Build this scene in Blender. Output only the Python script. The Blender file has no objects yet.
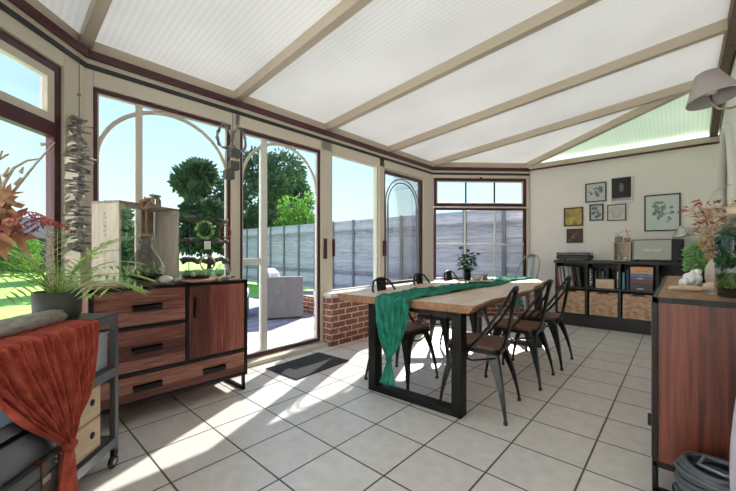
import bpy, bmesh, math, random
from math import sin, cos, pi, radians as rad
from mathutils import Vector, Matrix, Euler
random.seed(7)
C = bpy.context.scene.collection
S = bpy.context.scene

# ------------------------------------------------------------------ camera, sky, sun, exposure
cam_d = bpy.data.cameras.new('camera'); cam = bpy.data.objects.new('camera', cam_d); C.objects.link(cam)
cam_d.sensor_fit = 'HORIZONTAL'; cam_d.sensor_width = 36.0; cam_d.lens = 36.0 * 346 / 736
cam_d.shift_y = 5.5 / 736; cam_d.clip_start = 0.02; cam_d.clip_end = 500
cam.location = (0, 0, 1.2); cam.rotation_euler = (pi / 2, 0, 0.735)
S.camera = cam
S.view_settings.view_transform = 'Standard'; S.view_settings.look = 'None'
S.view_settings.gamma = 1; S.view_settings.use_curve_mapping = False
S.view_settings.exposure = 0.97

w = bpy.data.worlds.new('sky'); S.world = w; w.use_nodes = True
nt = w.node_tree; nt.nodes.clear()
tc = nt.nodes.new('ShaderNodeTexCoord'); sp = nt.nodes.new('ShaderNodeSeparateXYZ')
rp = nt.nodes.new('ShaderNodeValToRGB'); bg = nt.nodes.new('ShaderNodeBackground'); out = nt.nodes.new('ShaderNodeOutputWorld')
nt.links.new(tc.outputs['Generated'], sp.inputs[0]); nt.links.new(sp.outputs['Z'], rp.inputs[0])
nt.links.new(rp.outputs[0], bg.inputs[0]); nt.links.new(bg.outputs[0], out.inputs[0])
e = rp.color_ramp.elements
e[0].position = 0.0; e[0].color = (0.80, 0.95, 1.0, 1)
e[1].position = 0.75; e[1].color = (0.30, 0.52, 0.95, 1)
k = e.new(0.15); k.color = (0.66, 0.92, 1.0, 1)
k = e.new(0.38); k.color = (0.44, 0.70, 1.0, 1)
bg.inputs['Strength'].default_value = 0.72

sun_d = bpy.data.lights.new('sun', 'SUN'); sun = bpy.data.objects.new('sun', sun_d); C.objects.link(sun)
sun_d.energy = 9.5; sun_d.angle = rad(0.6); sun_d.color = (1.0, 0.965, 0.92)
sdir = Vector((0.41 * cos(rad(36)), -0.91 * cos(rad(36)), -sin(rad(36))))
sun.rotation_euler = sdir.to_track_quat('-Z', 'Y').to_euler()
sun.location = (-6, 12, 9)

# ------------------------------------------------------------------ helpers
class MB:
    """collects shapes, links them as ONE mesh object"""
    def __init__(s): s.v = []; s.f = []; s.sm = []; s.mi = []; s.m = 0
    def add(s, vs, fs, smooth=False):
        o = len(s.v); s.v += [tuple(p) for p in vs]
        for f in fs: s.f.append([i + o for i in f]); s.sm.append(smooth); s.mi.append(s.m)
        return s
    def box(s, x0, x1, y0, y1, z0, z1, M=None):
        vs = [Vector((x, y, z)) for z in (z0, z1) for y in (y0, y1) for x in (x0, x1)]
        if M: vs = [M @ p for p in vs]
        return s.add(vs, [(0, 2, 3, 1), (4, 5, 7, 6), (0, 1, 5, 4), (2, 6, 7, 3), (0, 4, 6, 2), (1, 3, 7, 5)])
    def bbox(s, x0, x1, y0, y1, z0, z1, b=0.004, M=None):
        """bevelled box"""
        b = min(b, abs(x1 - x0) * .45, abs(y1 - y0) * .45, abs(z1 - z0) * .45)
        bm = bmesh.new(); bmesh.ops.create_cube(bm, size=1)
        for v in bm.verts: v.co = Vector(((x0 + x1) / 2 + v.co.x * (x1 - x0), (y0 + y1) / 2 + v.co.y * (y1 - y0), (z0 + z1) / 2 + v.co.z * (z1 - z0)))
        bmesh.ops.bevel(bm, geom=bm.edges[:], offset=b, segments=2, affect='EDGES', profile=.6)
        vs = [(M @ v.co if M else v.co.copy()) for v in bm.verts]
        s.add(vs, [[v.index for v in f.verts] for f in bm.faces]); bm.free(); return s
    def prism(s, pts, z0, z1, M=None):
        n = len(pts); vs = [Vector((p[0], p[1], z0)) for p in pts] + [Vector((p[0], p[1], z1)) for p in pts]
        if M: vs = [M @ p for p in vs]
        return s.add(vs, [list(range(n))[::-1], list(range(n, 2 * n))] + [(i, (i + 1) % n, n + (i + 1) % n, n + i) for i in range(n)])
    def tube(s, pts, r, n=8, closed=False, flat=1.0, up=None):
        pts = [Vector(p) for p in pts]; N = len(pts); rr = r if isinstance(r, (list, tuple)) else [r] * N
        vs = []; prev = up and Vector(up) or None
        for i, p in enumerate(pts):
            if closed: t = pts[(i + 1) % N] - pts[i - 1]
            else: t = pts[min(i + 1, N - 1)] - pts[max(i - 1, 0)]
            t.normalize()
            if prev is None: prev = Vector((0, 0, 1)) if abs(t.z) < .9 else Vector((1, 0, 0))
            a = t.cross(prev)
            if a.length < 1e-5: a = t.orthogonal()
            a.normalize(); b = a.cross(t).normalized(); prev = b if up is None else Vector(up)
            for k in range(n):
                q = 2 * pi * k / n
                vs.append(p + a * cos(q) * rr[i] + b * sin(q) * rr[i] * flat)
        fs = []
        for i in range(N if closed else N - 1):
            j = (i + 1) % N
            for k in range(n): fs.append((i * n + k, i * n + (k + 1) % n, j * n + (k + 1) % n, j * n + k))
        if not closed: fs += [list(range(n))[::-1], [(N - 1) * n + k for k in range(n)]]
        return s.add(vs, fs, n > 5)
    def lathe(s, prof, n=28, c=(0, 0, 0), M=None, sx=1, sy=1):
        vs = []; c = Vector(c)
        for r, z in prof:
            for k in range(n):
                p = Vector((cos(2 * pi * k / n) * r * sx, sin(2 * pi * k / n) * r * sy, z))
                vs.append((M @ p if M else p) + c)
        N = len(prof); fs = [(i * n + k, i * n + (k + 1) % n, (i + 1) * n + (k + 1) % n, (i + 1) * n + k) for i in range(N - 1) for k in range(n)]
        if prof[0][0] > 1e-4: fs.append(list(range(n))[::-1])
        if prof[-1][0] > 1e-4: fs.append([(N - 1) * n + k for k in range(n)])
        return s.add(vs, fs, True)
    def blob(s, c, r, seed=0, amp=.15, n=12):
        rnd = random.Random(seed); c = Vector(c); r = Vector(r) if not isinstance(r, (int, float)) else Vector((r, r, r))
        ph = [(rnd.uniform(0, 6), rnd.uniform(1, 3)) for _ in range(6)]
        vs = []; fs = []
        for i in range(n + 1):
            th = pi * i / n
            for k in range(n * 2):
                a = pi * k / n; d = Vector((sin(th) * cos(a), sin(th) * sin(a), cos(th)))
                m = 1 + amp * (sin(d.x * 3 * ph[0][1] + ph[0][0]) + sin(d.y * 3 * ph[1][1] + ph[1][0]) + sin(d.z * 3 * ph[2][1] + ph[2][0])) / 2
                vs.append(c + Vector((d.x * r.x, d.y * r.y, d.z * r.z)) * m)
        m2 = n * 2
        for i in range(n):
            for k in range(m2): fs.append((i * m2 + k, (i + 1) * m2 + k, (i + 1) * m2 + (k + 1) % m2, i * m2 + (k + 1) % m2))
        return s.add(vs, fs, True)
    def grid(s, fn, nu, nv):
        vs = [fn(i / nu, j / nv) for j in range(nv + 1) for i in range(nu + 1)]
        fs = [(j * (nu + 1) + i, j * (nu + 1) + i + 1, (j + 1) * (nu + 1) + i + 1, (j + 1) * (nu + 1) + i) for j in range(nv) for i in range(nu)]
        return s.add(vs, fs, True)
    def leaf(s, p, d, l, wd, nrm=None, droop=0.0, seg=3):
        p = Vector(p); d = Vector(d).normalized(); nrm = Vector(nrm) if nrm else Vector((random.uniform(-1, 1), random.uniform(-1, 1), random.uniform(-.3, 1)))
        a = d.cross(nrm)
        if a.length < 1e-4: a = d.orthogonal()
        a.normalize(); vs = []; q = p.copy(); dd = d.copy()
        wf = [.15, 1.0, .75, .05] if seg == 3 else [.3, 1, .1]
        for i in range(seg + 1):
            vs += [q - a * wd * wf[i] / 2, q + a * wd * wf[i] / 2]
            q = q + dd * l / seg; dd = (dd + Vector((0, 0, -droop))).normalized()
        return s.add(vs, [(2 * i, 2 * i + 1, 2 * i + 3, 2 * i + 2) for i in range(seg)], True)
    def build(s, name, mat, parent=None, mods=None, solid=0, sub=0):
        me = bpy.data.meshes.new(name); me.from_pydata(s.v, [], s.f)
        mats = mat if isinstance(mat, (list, tuple)) else [mat]
        for m in mats: me.materials.append(m)
        for i, p in enumerate(me.polygons): p.use_smooth = s.sm[i]; p.material_index = s.mi[i]
        uv = me.uv_layers.new(name='UVMap')
        for p in me.polygons:
            n = p.normal; ax = max(range(3), key=lambda q: abs(n[q]))
            for li in p.loop_indices:
                co = me.vertices[me.loops[li].vertex_index].co
                uv.data[li].uv = ((co.y, co.z) if ax == 0 else (co.x, co.z) if ax == 1 else (co.x, co.y))
        me.update()
        o = bpy.data.objects.new(name, me); C.objects.link(o)
        if name in ('pink_petals', 'straw_leaves', 'brown_leaves', 'dried_leaves', 'foliage', 'moss'): o['kind'] = 'stuff'
        if parent: o.parent = parent
        if solid:
            m = o.modifiers.new('solid', 'SOLIDIFY'); m.thickness = solid; m.offset = 0
        if sub:
            m = o.modifiers.new('sub', 'SUBSURF'); m.levels = sub; m.render_levels = sub
        return o

def tag(o, label=None, cat=None, group=None, kind=None):
    if label: o['label'] = label
    if cat: o['category'] = cat
    if group: o['group'] = group
    if kind: o['kind'] = kind
    return o
def thing(name, label, cat, loc=(0, 0, 0), rz=0, group=None, kind=None):
    o = bpy.data.objects.new(name, None); C.objects.link(o); o.empty_display_size = .1
    o.location = loc; o.rotation_euler = (0, 0, rz)
    return tag(o, label, cat, group, kind)
def struct(name, loc=(0, 0, 0), rz=0, label=None):
    o = thing(name, label, None, loc, rz, kind='structure'); return o
def dup(root, loc, rz, label, name=None):
    r = root.copy(); C.objects.link(r); r.location = loc; r.rotation_euler = (0, 0, rz); r['label'] = label
    for ch in list(root.children):
        c = ch.copy(); C.objects.link(c); c.parent = r
        for g in list(ch.children):
            d = g.copy(); C.objects.link(d); d.parent = c
    return r

# ------------------------------------------------------------------ materials
def mat(name, col, rough=.6, metal=0, noise=None, bump=0, bscale=30, spec=None, trans=0, coat=0):
    m = bpy.data.materials.new(name); m.use_nodes = True; t = m.node_tree; b = t.nodes['Principled BSDF']
    b.inputs['Base Color'].default_value = (*col, 1); b.inputs['Roughness'].default_value = rough; b.inputs['Metallic'].default_value = metal
    if coat: b.inputs['Coat Weight'].default_value = coat
    if noise or bump:
        c = t.nodes.new('ShaderNodeTexCoord'); mp = t.nodes.new('ShaderNodeMapping'); t.links.new(c.outputs['Object'], mp.inputs[0])
        nz = t.nodes.new('ShaderNodeTexNoise'); t.links.new(mp.outputs[0], nz.inputs[0]); nz.inputs['Detail'].default_value = 5
        if noise:
            col2, sc, stretch = noise
            mp.inputs['Scale'].default_value = stretch; nz.inputs['Scale'].default_value = sc
            r = t.nodes.new('ShaderNodeValToRGB'); r.color_ramp.elements[0].position = .3; r.color_ramp.elements[1].position = .7
            r.color_ramp.elements[0].color = (*col, 1); r.color_ramp.elements[1].color = (*col2, 1)
            t.links.new(nz.outputs['Fac'], r.inputs[0]); t.links.new(r.outputs[0], b.inputs['Base Color'])
        if bump:
            nb = t.nodes.new('ShaderNodeTexNoise'); nb.inputs['Scale'].default_value = bscale; t.links.new(mp.outputs[0], nb.inputs[0])
            bp = t.nodes.new('ShaderNodeBump'); bp.inputs['Strength'].default_value = bump; bp.inputs['Distance'].default_value = .01
            t.links.new(nb.outputs['Fac'], bp.inputs['Height']); t.links.new(bp.outputs[0], b.inputs['Normal'])
    return m
def wood(name, a, b, c, stretch=(1, 12, 12), sc=3, rough=.45, bump=.15, plank=None):
    """grain with three tones; plank = (axis, width) gives each board its own tone"""
    m = bpy.data.materials.new(name); m.use_nodes = True; t = m.node_tree; N = t.nodes; L = t.links; p = N['Principled BSDF']
    tc = N.new('ShaderNodeTexCoord'); mp = N.new('ShaderNodeMapping'); mp.inputs['Scale'].default_value = stretch
    L.new(tc.outputs['Object'], mp.inputs[0])
    n1 = N.new('ShaderNodeTexNoise'); n1.inputs['Scale'].default_value = sc; n1.inputs['Detail'].default_value = 8; n1.inputs['Roughness'].default_value = .65; n1.inputs['Distortion'].default_value = .6
    L.new(mp.outputs[0], n1.inputs[0])
    fac = n1.outputs['Fac']
    if plank:
        ax, wd = plank; sx = N.new('ShaderNodeSeparateXYZ'); L.new(tc.outputs['Object'], sx.inputs[0])
        dv = N.new('ShaderNodeMath'); dv.operation = 'DIVIDE'; L.new(sx.outputs[ax], dv.inputs[0]); dv.inputs[1].default_value = wd
        fl = N.new('ShaderNodeMath'); fl.operation = 'FLOOR'; L.new(dv.outputs[0], fl.inputs[0])
        wn = N.new('ShaderNodeTexWhiteNoise'); wn.noise_dimensions = '1D'; L.new(fl.outputs[0], wn.inputs['W'])
        ml = N.new('ShaderNodeMath'); ml.operation = 'MULTIPLY_ADD'; L.new(wn.outputs['Value'], ml.inputs[0]); ml.inputs[1].default_value = .35; ml.inputs[2].default_value = -.17
        ad = N.new('ShaderNodeMath'); ad.operation = 'ADD'; L.new(fac, ad.inputs[0]); L.new(ml.outputs[0], ad.inputs[1]); fac = ad.outputs[0]
    r = N.new('ShaderNodeValToRGB'); el = r.color_ramp.elements
    el[0].position = .28; el[0].color = (*a, 1); el[1].position = .75; el[1].color = (*c, 1); q = el.new(.5); q.color = (*b, 1)
    L.new(fac, r.inputs[0]); L.new(r.outputs[0], p.inputs['Base Color']); p.inputs['Roughness'].default_value = rough
    bp = N.new('ShaderNodeBump'); bp.inputs['Strength'].default_value = bump; bp.inputs['Distance'].default_value = .005
    L.new(n1.outputs['Fac'], bp.inputs['Height']); L.new(bp.outputs[0], p.inputs['Normal'])
    return m
def bricks(name, c1, c2, mortar, bw, bh, ms, off=.5, rough=.8, src='UV', shift=(0, 0, 0), bump=.5, nscale=6, namt=.15, rot=0):
    m = bpy.data.materials.new(name); m.use_nodes = True; t = m.node_tree; N = t.nodes; L = t.links; p = N['Principled BSDF']
    tc = N.new('ShaderNodeTexCoord'); mp = N.new('ShaderNodeMapping'); mp.inputs['Location'].default_value = shift; mp.inputs['Rotation'].default_value = (0, 0, rot)
    L.new(tc.outputs[src], mp.inputs[0])
    b = N.new('ShaderNodeTexBrick'); b.offset = off; b.inputs['Scale'].default_value = 1; b.inputs['Brick Width'].default_value = bw; b.inputs['Row Height'].default_value = bh
    b.inputs['Mortar Size'].default_value = ms; b.inputs['Mortar Smooth'].default_value = .1; b.inputs['Bias'].default_value = 0
    b.inputs['Color1'].default_value = (*c1, 1); b.inputs['Color2'].default_value = (*c2, 1); b.inputs['Mortar'].default_value = (*mortar, 1)
    L.new(mp.outputs[0], b.inputs[0])
    nz = N.new('ShaderNodeTexNoise'); nz.inputs['Scale'].default_value = nscale; nz.inputs['Detail'].default_value = 6; L.new(tc.outputs['Object'], nz.inputs[0])
    mr = N.new('ShaderNodeMapRange'); mr.inputs['From Min'].default_value = .3; mr.inputs['From Max'].default_value = .7; mr.inputs['To Min'].default_value = 1 - namt; mr.inputs['To Max'].default_value = 1 + namt
    L.new(nz.outputs['Fac'], mr.inputs[0])
    vm = N.new('ShaderNodeVectorMath'); vm.operation = 'SCALE'; L.new(b.outputs['Color'], vm.inputs[0]); L.new(mr.outputs[0], vm.inputs['Scale'])
    L.new(vm.outputs[0], p.inputs['Base Color']); p.inputs['Roughness'].default_value = rough
    iv = N.new('ShaderNodeMath'); iv.operation = 'SUBTRACT'; iv.inputs[0].default_value = 1; L.new(b.outputs['Fac'], iv.inputs[1])
    bp = N.new('ShaderNodeBump'); bp.inputs['Strength'].default_value = bump; bp.inputs['Distance'].default_value = .004
    L.new(iv.outputs[0], bp.inputs['Height']); L.new(bp.outputs[0], p.inputs['Normal'])
    return m
def glassy(name, tint=(1, 1, 1), refl=.06, rough=0.0):
    """thin clear pane: passes light, with a faint mirror reflection"""
    m = bpy.data.materials.new(name); m.use_nodes = True; t = m.node_tree; N = t.nodes; L = t.links; N.clear()
    o = N.new('ShaderNodeOutputMaterial'); tr = N.new('ShaderNodeBsdfTransparent'); tr.inputs[0].default_value = (*tint, 1)
    gl = N.new('ShaderNodeBsdfGlossy'); gl.inputs['Roughness'].default_value = rough; mx = N.new('ShaderNodeMixShader')
    fr = N.new('ShaderNodeLayerWeight'); fr.inputs[0].default_value = refl * 4
    ml = N.new('ShaderNodeMath'); ml.operation = 'MULTIPLY_ADD'; L.new(fr.outputs['Fresnel'], ml.inputs[0]); ml.inputs[1].default_value = .6; ml.inputs[2].default_value = 0
    L.new(ml.outputs[0], mx.inputs[0]); L.new(tr.outputs[0], mx.inputs[1]); L.new(gl.outputs[0], mx.inputs[2]); L.new(mx.outputs[0], o.inputs[0])
    return m
def leafmat(name, col, col2, trans=.3, rough=.6, sc=6):
    m = bpy.data.materials.new(name); m.use_nodes = True; t = m.node_tree; N = t.nodes; L = t.links; N.clear()
    o = N.new('ShaderNodeOutputMaterial'); d = N.new('ShaderNodeBsdfDiffuse'); tr = N.new('ShaderNodeBsdfTranslucent'); mx = N.new('ShaderNodeMixShader'); mx.inputs[0].default_value = trans
    tc = N.new('ShaderNodeTexCoord'); nz = N.new('ShaderNodeTexNoise'); nz.inputs['Scale'].default_value = sc; L.new(tc.outputs['Object'], nz.inputs[0])
    r = N.new('ShaderNodeValToRGB'); r.color_ramp.elements[0].position = .35; r.color_ramp.elements[1].position = .65
    r.color_ramp.elements[0].color = (*col, 1); r.color_ramp.elements[1].color = (*col2, 1); L.new(nz.outputs['Fac'], r.inputs[0])
    L.new(r.outputs[0], d.inputs[0]); L.new(r.outputs[0], tr.inputs[0]); L.new(d.outputs[0], mx.inputs[1]); L.new(tr.outputs[0], mx.inputs[2]); L.new(mx.outputs[0], o.inputs[0])
    return m
def roofmat(name, col, trans, freq, axis):
    m = bpy.data.materials.new(name); m.use_nodes = True; t = m.node_tree; N = t.nodes; L = t.links; N.clear()
    o = N.new('ShaderNodeOutputMaterial'); d = N.new('ShaderNodeBsdfDiffuse'); tr = N.new('ShaderNodeBsdfTranslucent'); mx = N.new('ShaderNodeMixShader'); mx.inputs[0].default_value = trans
    tc = N.new('ShaderNodeTexCoord'); sx = N.new('ShaderNodeSeparateXYZ'); L.new(tc.outputs['Object'], sx.inputs[0])
    ml = N.new('ShaderNodeMath'); ml.operation = 'MULTIPLY'; ml.inputs[1].default_value = freq * 2 * pi; L.new(sx.outputs[axis], ml.inputs[0])
    sn = N.new('ShaderNodeMath'); sn.operation = 'SINE'; L.new(ml.outputs[0], sn.inputs[0])
    nz = N.new('ShaderNodeTexNoise'); nz.inputs['Scale'].default_value = 1.3; nz.inputs['Detail'].default_value = 4; L.new(tc.outputs['Object'], nz.inputs[0])
    mr = N.new('ShaderNodeMapRange'); mr.inputs['From Min'].default_value = -1; mr.inputs['To Min'].default_value = .93; mr.inputs['To Max'].default_value = 1.0; L.new(sn.outputs[0], mr.inputs[0])
    m2 = N.new('ShaderNodeMapRange'); m2.inputs['From Min'].default_value = .3; m2.inputs['From Max'].default_value = .6; m2.inputs['To Min'].default_value = .93; m2.inputs['To Max'].default_value = 1.0; L.new(nz.outputs['Fac'], m2.inputs[0])
    mm = N.new('ShaderNodeMath'); mm.operation = 'MULTIPLY'; L.new(mr.outputs[0], mm.inputs[0]); L.new(m2.outputs[0], mm.inputs[1])
    vm = N.new('ShaderNodeVectorMath'); vm.operation = 'SCALE'; vm.inputs[0].default_value = col; L.new(mm.outputs[0], vm.inputs['Scale'])
    L.new(vm.outputs[0], d.inputs[0]); L.new(vm.outputs[0], tr.inputs[0]); L.new(d.outputs[0], mx.inputs[1]); L.new(tr.outputs[0], mx.inputs[2]); L.new(mx.outputs[0], o.inputs[0])
    return m

M_beige = mat('beige_aluminium', (.68, .61, .50), .45)
M_beige2 = mat('beige_rafter', (.58, .49, .38), .5)
M_maroon = mat('maroon_frame', (.075, .012, .02), .35)
M_white = mat('white_trim', (.75, .74, .7), .5)
M_black = mat('black_track', (.02, .02, .022), .5)
M_wall = mat('painted_wall', (.84, .785, .75), .85, noise=((.86, .81, .77), 3, (1, 1, 1)), bump=.05, bscale=60)
M_tile = bricks('floor_tile', (.79, .73, .67), (.83, .78, .72), (.10, .085, .07), .391, .391, .0055, off=0, rough=.33, src='Object', shift=(1.958 + .391 * 30, -1.818 + .391 * 30, 0), bump=.4, nscale=14, namt=.07)
M_brick = bricks('red_brick', (.24, .075, .05), (.33, .11, .075), (.62, .55, .45), .235, .078, .008, src='UV', shift=(.1, .012, 0), nscale=20, namt=.35)
M_glass = glassy('window_glass', (.97, .985, .98), .05)
M_clear = glassy('clear_glass', (.90, .94, .92), .12)
M_roof = roofmat('opal_fluted_sheet', (.86, .85, .82), .33, 22, 'Y')
M_roof2 = roofmat('opal_sheet_green', (.78, .86, .76), .33, 22, 'X')
M_mango = wood('mango_wood', (.08, .018, .012), (.22, .06, .04), (.42, .20, .14), (30, 1.6, 40), 2.0, .42, .2)
M_mangoV = wood('mango_wood_boards', (.08, .018, .012), (.20, .045, .032), (.36, .13, .09), (30, 40, 1.6), 2.0, .42, .2, plank=('Y', .155))
M_mangoH = wood('mango_wood_drawer', (.06, .014, .010), (.19, .046, .030), (.42, .19, .13), (30, 1.8, 44), 2.0, .42, .25, plank=('Z', .11))
M_mangoE = wood('mango_wood_end', (.06, .012, .008), (.16, .036, .020), (.26, .075, .038), (26, 30, 1.2), 1.7, .38, .15, plank=('X', .17))
M_iron = mat('blackened_iron', (.018, .017, .016), .45, .6)
M_gun = mat('gunmetal_paint', (.018, .019, .018), .28, .55)
M_seat = wood('chair_seat_wood', (.055, .02, .012), (.13, .05, .03), (.22, .09, .055), (3, 14, 14), 3, .4)
M_oak = wood('live_edge_wood', (.60, .38, .25), (.76, .54, .38), (.86, .68, .53), (9, 1.1, 9), 1.6, .35, .08)
M_oakE = wood('live_edge_bark', (.22, .10, .05), (.36, .18, .09), (.50, .28, .15), (9, 3, 9), 2.4, .5, .3)
M_green = mat('green_gauze', (.006, .13, .085), .85, noise=((.025, .30, .20), 14, (1, 1, 1)), bump=.6, bscale=120)
M_red = mat('rust_red_gauze', (.38, .045, .028), .9, noise=((.66, .13, .075), 14, (1, 1, 1)), bump=.6, bscale=150)
M_cart = mat('dark_grey_steel', (.12, .13, .14), .4, .5)
M_dark = mat('matte_black', (.015, .015, .016), .6)
M_blk = mat('black_melamine', (.022, .021, .022), .5)
M_pale = wood('pale_wood', (.50, .42, .30), (.60, .52, .40), (.68, .60, .48), (10, 10, 1.5), 2, .6, .1)
M_box = wood('birch_box', (.58, .40, .24), (.70, .52, .34), (.76, .60, .42), (2, 2, 10), 2, .6, .05)
M_weave = mat('woven_fibre', (.42, .21, .12), .8, noise=((.88, .62, .42), 15, (1, 1, 2)), bump=1.0, bscale=60)
M_chrome = mat('brushed_metal', (.6, .6, .58), .3, .9)
M_rope = mat('jute_rope', (.30, .19, .11), .9, noise=((.42, .28, .17), 60, (1, 1, 1)), bump=.8, bscale=120)
M_stone = mat('pale_stone', (.55, .53, .47), .8, noise=((.70, .68, .62), 10, (1, 1, 1)), bump=.3, bscale=25)
M_grey = mat('grey_stoneware', (.085, .085, .08), .7, noise=((.11, .11, .10), 8, (1, 1, 1)))
M_drift = mat('grey_driftwood', (.34, .31, .27), .85, noise=((.62, .58, .53), 9, (3, 3, 9)), bump=.8, bscale=30)
M_stick = mat('silvered_sticks', (.09, .08, .07), .8, noise=((.50, .46, .42), 24, (1, 1, 1)), bump=.5, bscale=60)
M_fern = leafmat('fern_leaf', (.32, .50, .14), (.60, .74, .30), .45)
M_leafd = leafmat('dark_green_leaf', (.02, .09, .03), (.05, .20, .07), .15)
M_moss = leafmat('moss', (.10, .20, .05), (.30, .42, .12), .2, sc=30)
M_mint = leafmat('mint_leaf', (.22, .42, .16), (.40, .62, .30), .3)
M_purple = leafmat('purple_petals', (.16, .04, .14), (.30, .10, .26), .2)
M_dryor = leafmat('dried_orange', (.36, .16, .09), (.62, .36, .22), .2, sc=12)
M_dryred = leafmat('dried_red', (.30, .06, .06), (.52, .16, .14), .2, sc=12)
M_straw = leafmat('dried_straw', (.62, .50, .32), (.78, .68, .50), .2, sc=12)
M_twig = mat('brown_twig', (.16, .10, .065), .85, bump=.5, bscale=80)
M_bleach = mat('bleached_branch', (.50, .40, .28), .8)
M_soil = mat('dark_soil', (.03, .02, .015), .95)
M_leather = mat('brown_leather', (.12, .05, .03), .5)
M_case = mat('dark_green_case', (.085, .10, .095), .4, bump=.2, bscale=200)
M_plast = mat('pale_plastic', (.55, .60, .68), .4)
M_paper = mat('white_paper', (.80, .80, .78), .8)
M_lawn = mat('lawn_green', (.20, .42, .05), .95, noise=((.30, .55, .09), 1.2, (1, 1, 1)), bump=.6, bscale=14)
M_deck = bricks('deck_boards', (.26, .235, .27), (.36, .33, .37), (.06, .055, .07), 30, .14, .010, off=0, src='Object', rot=pi / 2, nscale=5, namt=.15, shift=(15, .03, 0))
M_fence = wood('weathered_fence', (.24, .23, .28), (.42, .40, .47), (.60, .57, .63), (1.2, 10, 14), 2, .85, .2, plank=('Z', .155))
M_fpost = mat('fence_post_grey', (.20, .19, .22), .8)
M_rattan = bricks('grey_rattan', (.20, .19, .20), (.28, .27, .27), (.08, .08, .08), .03, .012, .0015, off=.5, src='UV', bump=.6, nscale=9, namt=.1)
M_cush = mat('light_grey_cushion', (.62, .60, .62), .9)
M_tree = leafmat('tree_dark', (.05, .09, .05), (.12, .18, .10), .15, sc=1.2)
M_tree2 = leafmat('tree_bright', (.08, .20, .03), (.22, .40, .08), .25, sc=1.5)
M_trunk = mat('bark', (.10, .075, .06), .9)
M_shade = mat('taupe_lampshade', (.42, .37, .36), .85)
M_shadein = mat('lampshade_lining', (.50, .42, .33), .8)
M_brass = mat('aged_nickel', (.34, .30, .25), .35, .8)
M_mat = mat('charcoal_doormat', (.05, .05, .052), .95, bump=.7, bscale=300)

# ------------------------------------------------------------------ ground and floor
XW = -3.44; Y0 = .50; Y1 = 5.55; YB = 6.855; YF = -.81; XC = -2.135; XR = .40
poly = [(XC, YF), (XR, YF), (XR, YB), (XC, YB), (XW, Y1), (XW, Y0)]
o = MB().prism(poly, -.06, 0).build('floor', M_tile); tag(o, kind='structure')
o = MB().box(-70, 40, -50, 60, -.30, -.16).build('lawn', M_lawn); tag(o, 'bright green lawn behind the left window', 'lawn', kind='structure')
o = MB().box(-8.6, XW - .14, -.3, 7.2, -.15, -.05).build('deck', M_deck); tag(o, kind='structure')

def frame(b, x0, x1, z0, z1, w_, d0=-.03, d1=.03):
    b.bbox(x0, x0 + w_, d0, d1, z0, z1, .003); b.bbox(x1 - w_, x1, d0, d1, z0, z1, .003)
    b.bbox(x0 + w_, x1 - w_, d0, d1, z1 - w_, z1, .003); b.bbox(x0 + w_, x1 - w_, d0, d1, z0, z0 + w_, .003)

# ------------------------------------------------------------------ low brick wall, plaster walls
def rect_local(name, loc, rz, fn):
    s = struct(name, loc, rz); fn(s); return s
def dwarf(name, loc, rz, x0, x1, z1, d_in=.32, d_out=.14):
    s = struct(name, loc, rz)
    MB().box(x0, x1, -d_in, d_out, 0, z1 - .03).build('brickwork', M_brick, s)
    MB().bbox(x0 - .012, x1, -d_in - .02, d_out, z1 - .03, z1 + .012, .004).build('sill', M_white, s)
    return s
R90 = pi / 2
dwarf('wall_left', (XW, 3.02, 0), R90, -.12, 2.43, .655, .19)            # under the two fixed bays, ends beside the door
dwarf('wall_far_left', (XW, Y1, 0), rad(45), -.02, 1.82, .655, .10, .14)
dwarf('wall_near_left', (XC, YF, 0), rad(135), .02, 1.85, .655, .08, .14)
dwarf('wall_side', (XW, .5, 0), R90, .0, 1.18, .655, .02, .14)
s = MB().box(XC, XR + .2, YB, YB + .15, -.05, 2.76).build('wall_back', M_wall); tag(s, kind='structure')
s = struct('wall_front', (0, YF, 0))
b = MB(); b.box(XC - .05, -1.95, -.15, 0, -.05, 2.8); b.box(.25, XR + .2, -.15, 0, -.05, 2.8); b.box(-1.95, .25, -.15, 0, 2.5, 2.8); b.box(-1.95, .25, -.15, 0, -.05, .05); b.build('plaster', M_wall, s)
dg_ = struct('added_fill_door', (0, YF - .07, 0)); b = MB(); frame(b, -1.95, .25, .05, 2.5, .05); b.bbox(-.88, -.82, -.03, .03, .1, 2.45, .004); b.build('door_frame', M_maroon, dg_)  # unseen glazed opening, added so daylight fills the room from behind the camera
MB().box(-1.9, .2, -.003, .003, .1, 2.45).build('glass_pane', M_glass, dg_)
o = MB().box(-9, 6, -16, YF - .15, -.15, -.05).build('bounce_paving', mat('pale_bounce_paving', (.74, .70, .64), .85, noise=((.66, .62, .56), 3, (1, 1, 1)))); tag(o, kind='structure')  # unseen pale ground, added to bounce sunlight in through the front glazing
o = MB().box(-9, 6, -6.4, -6.1, -.05, 4.2).build('bounce_wall', mat('white_bounce_render', (.80, .77, .73), .9)); tag(o, 'unseen white wall added behind the camera to bounce sunlight indoors', 'bounce wall', kind='structure')  # unseen reflecting wall, added to throw sunlight back into the room
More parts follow.
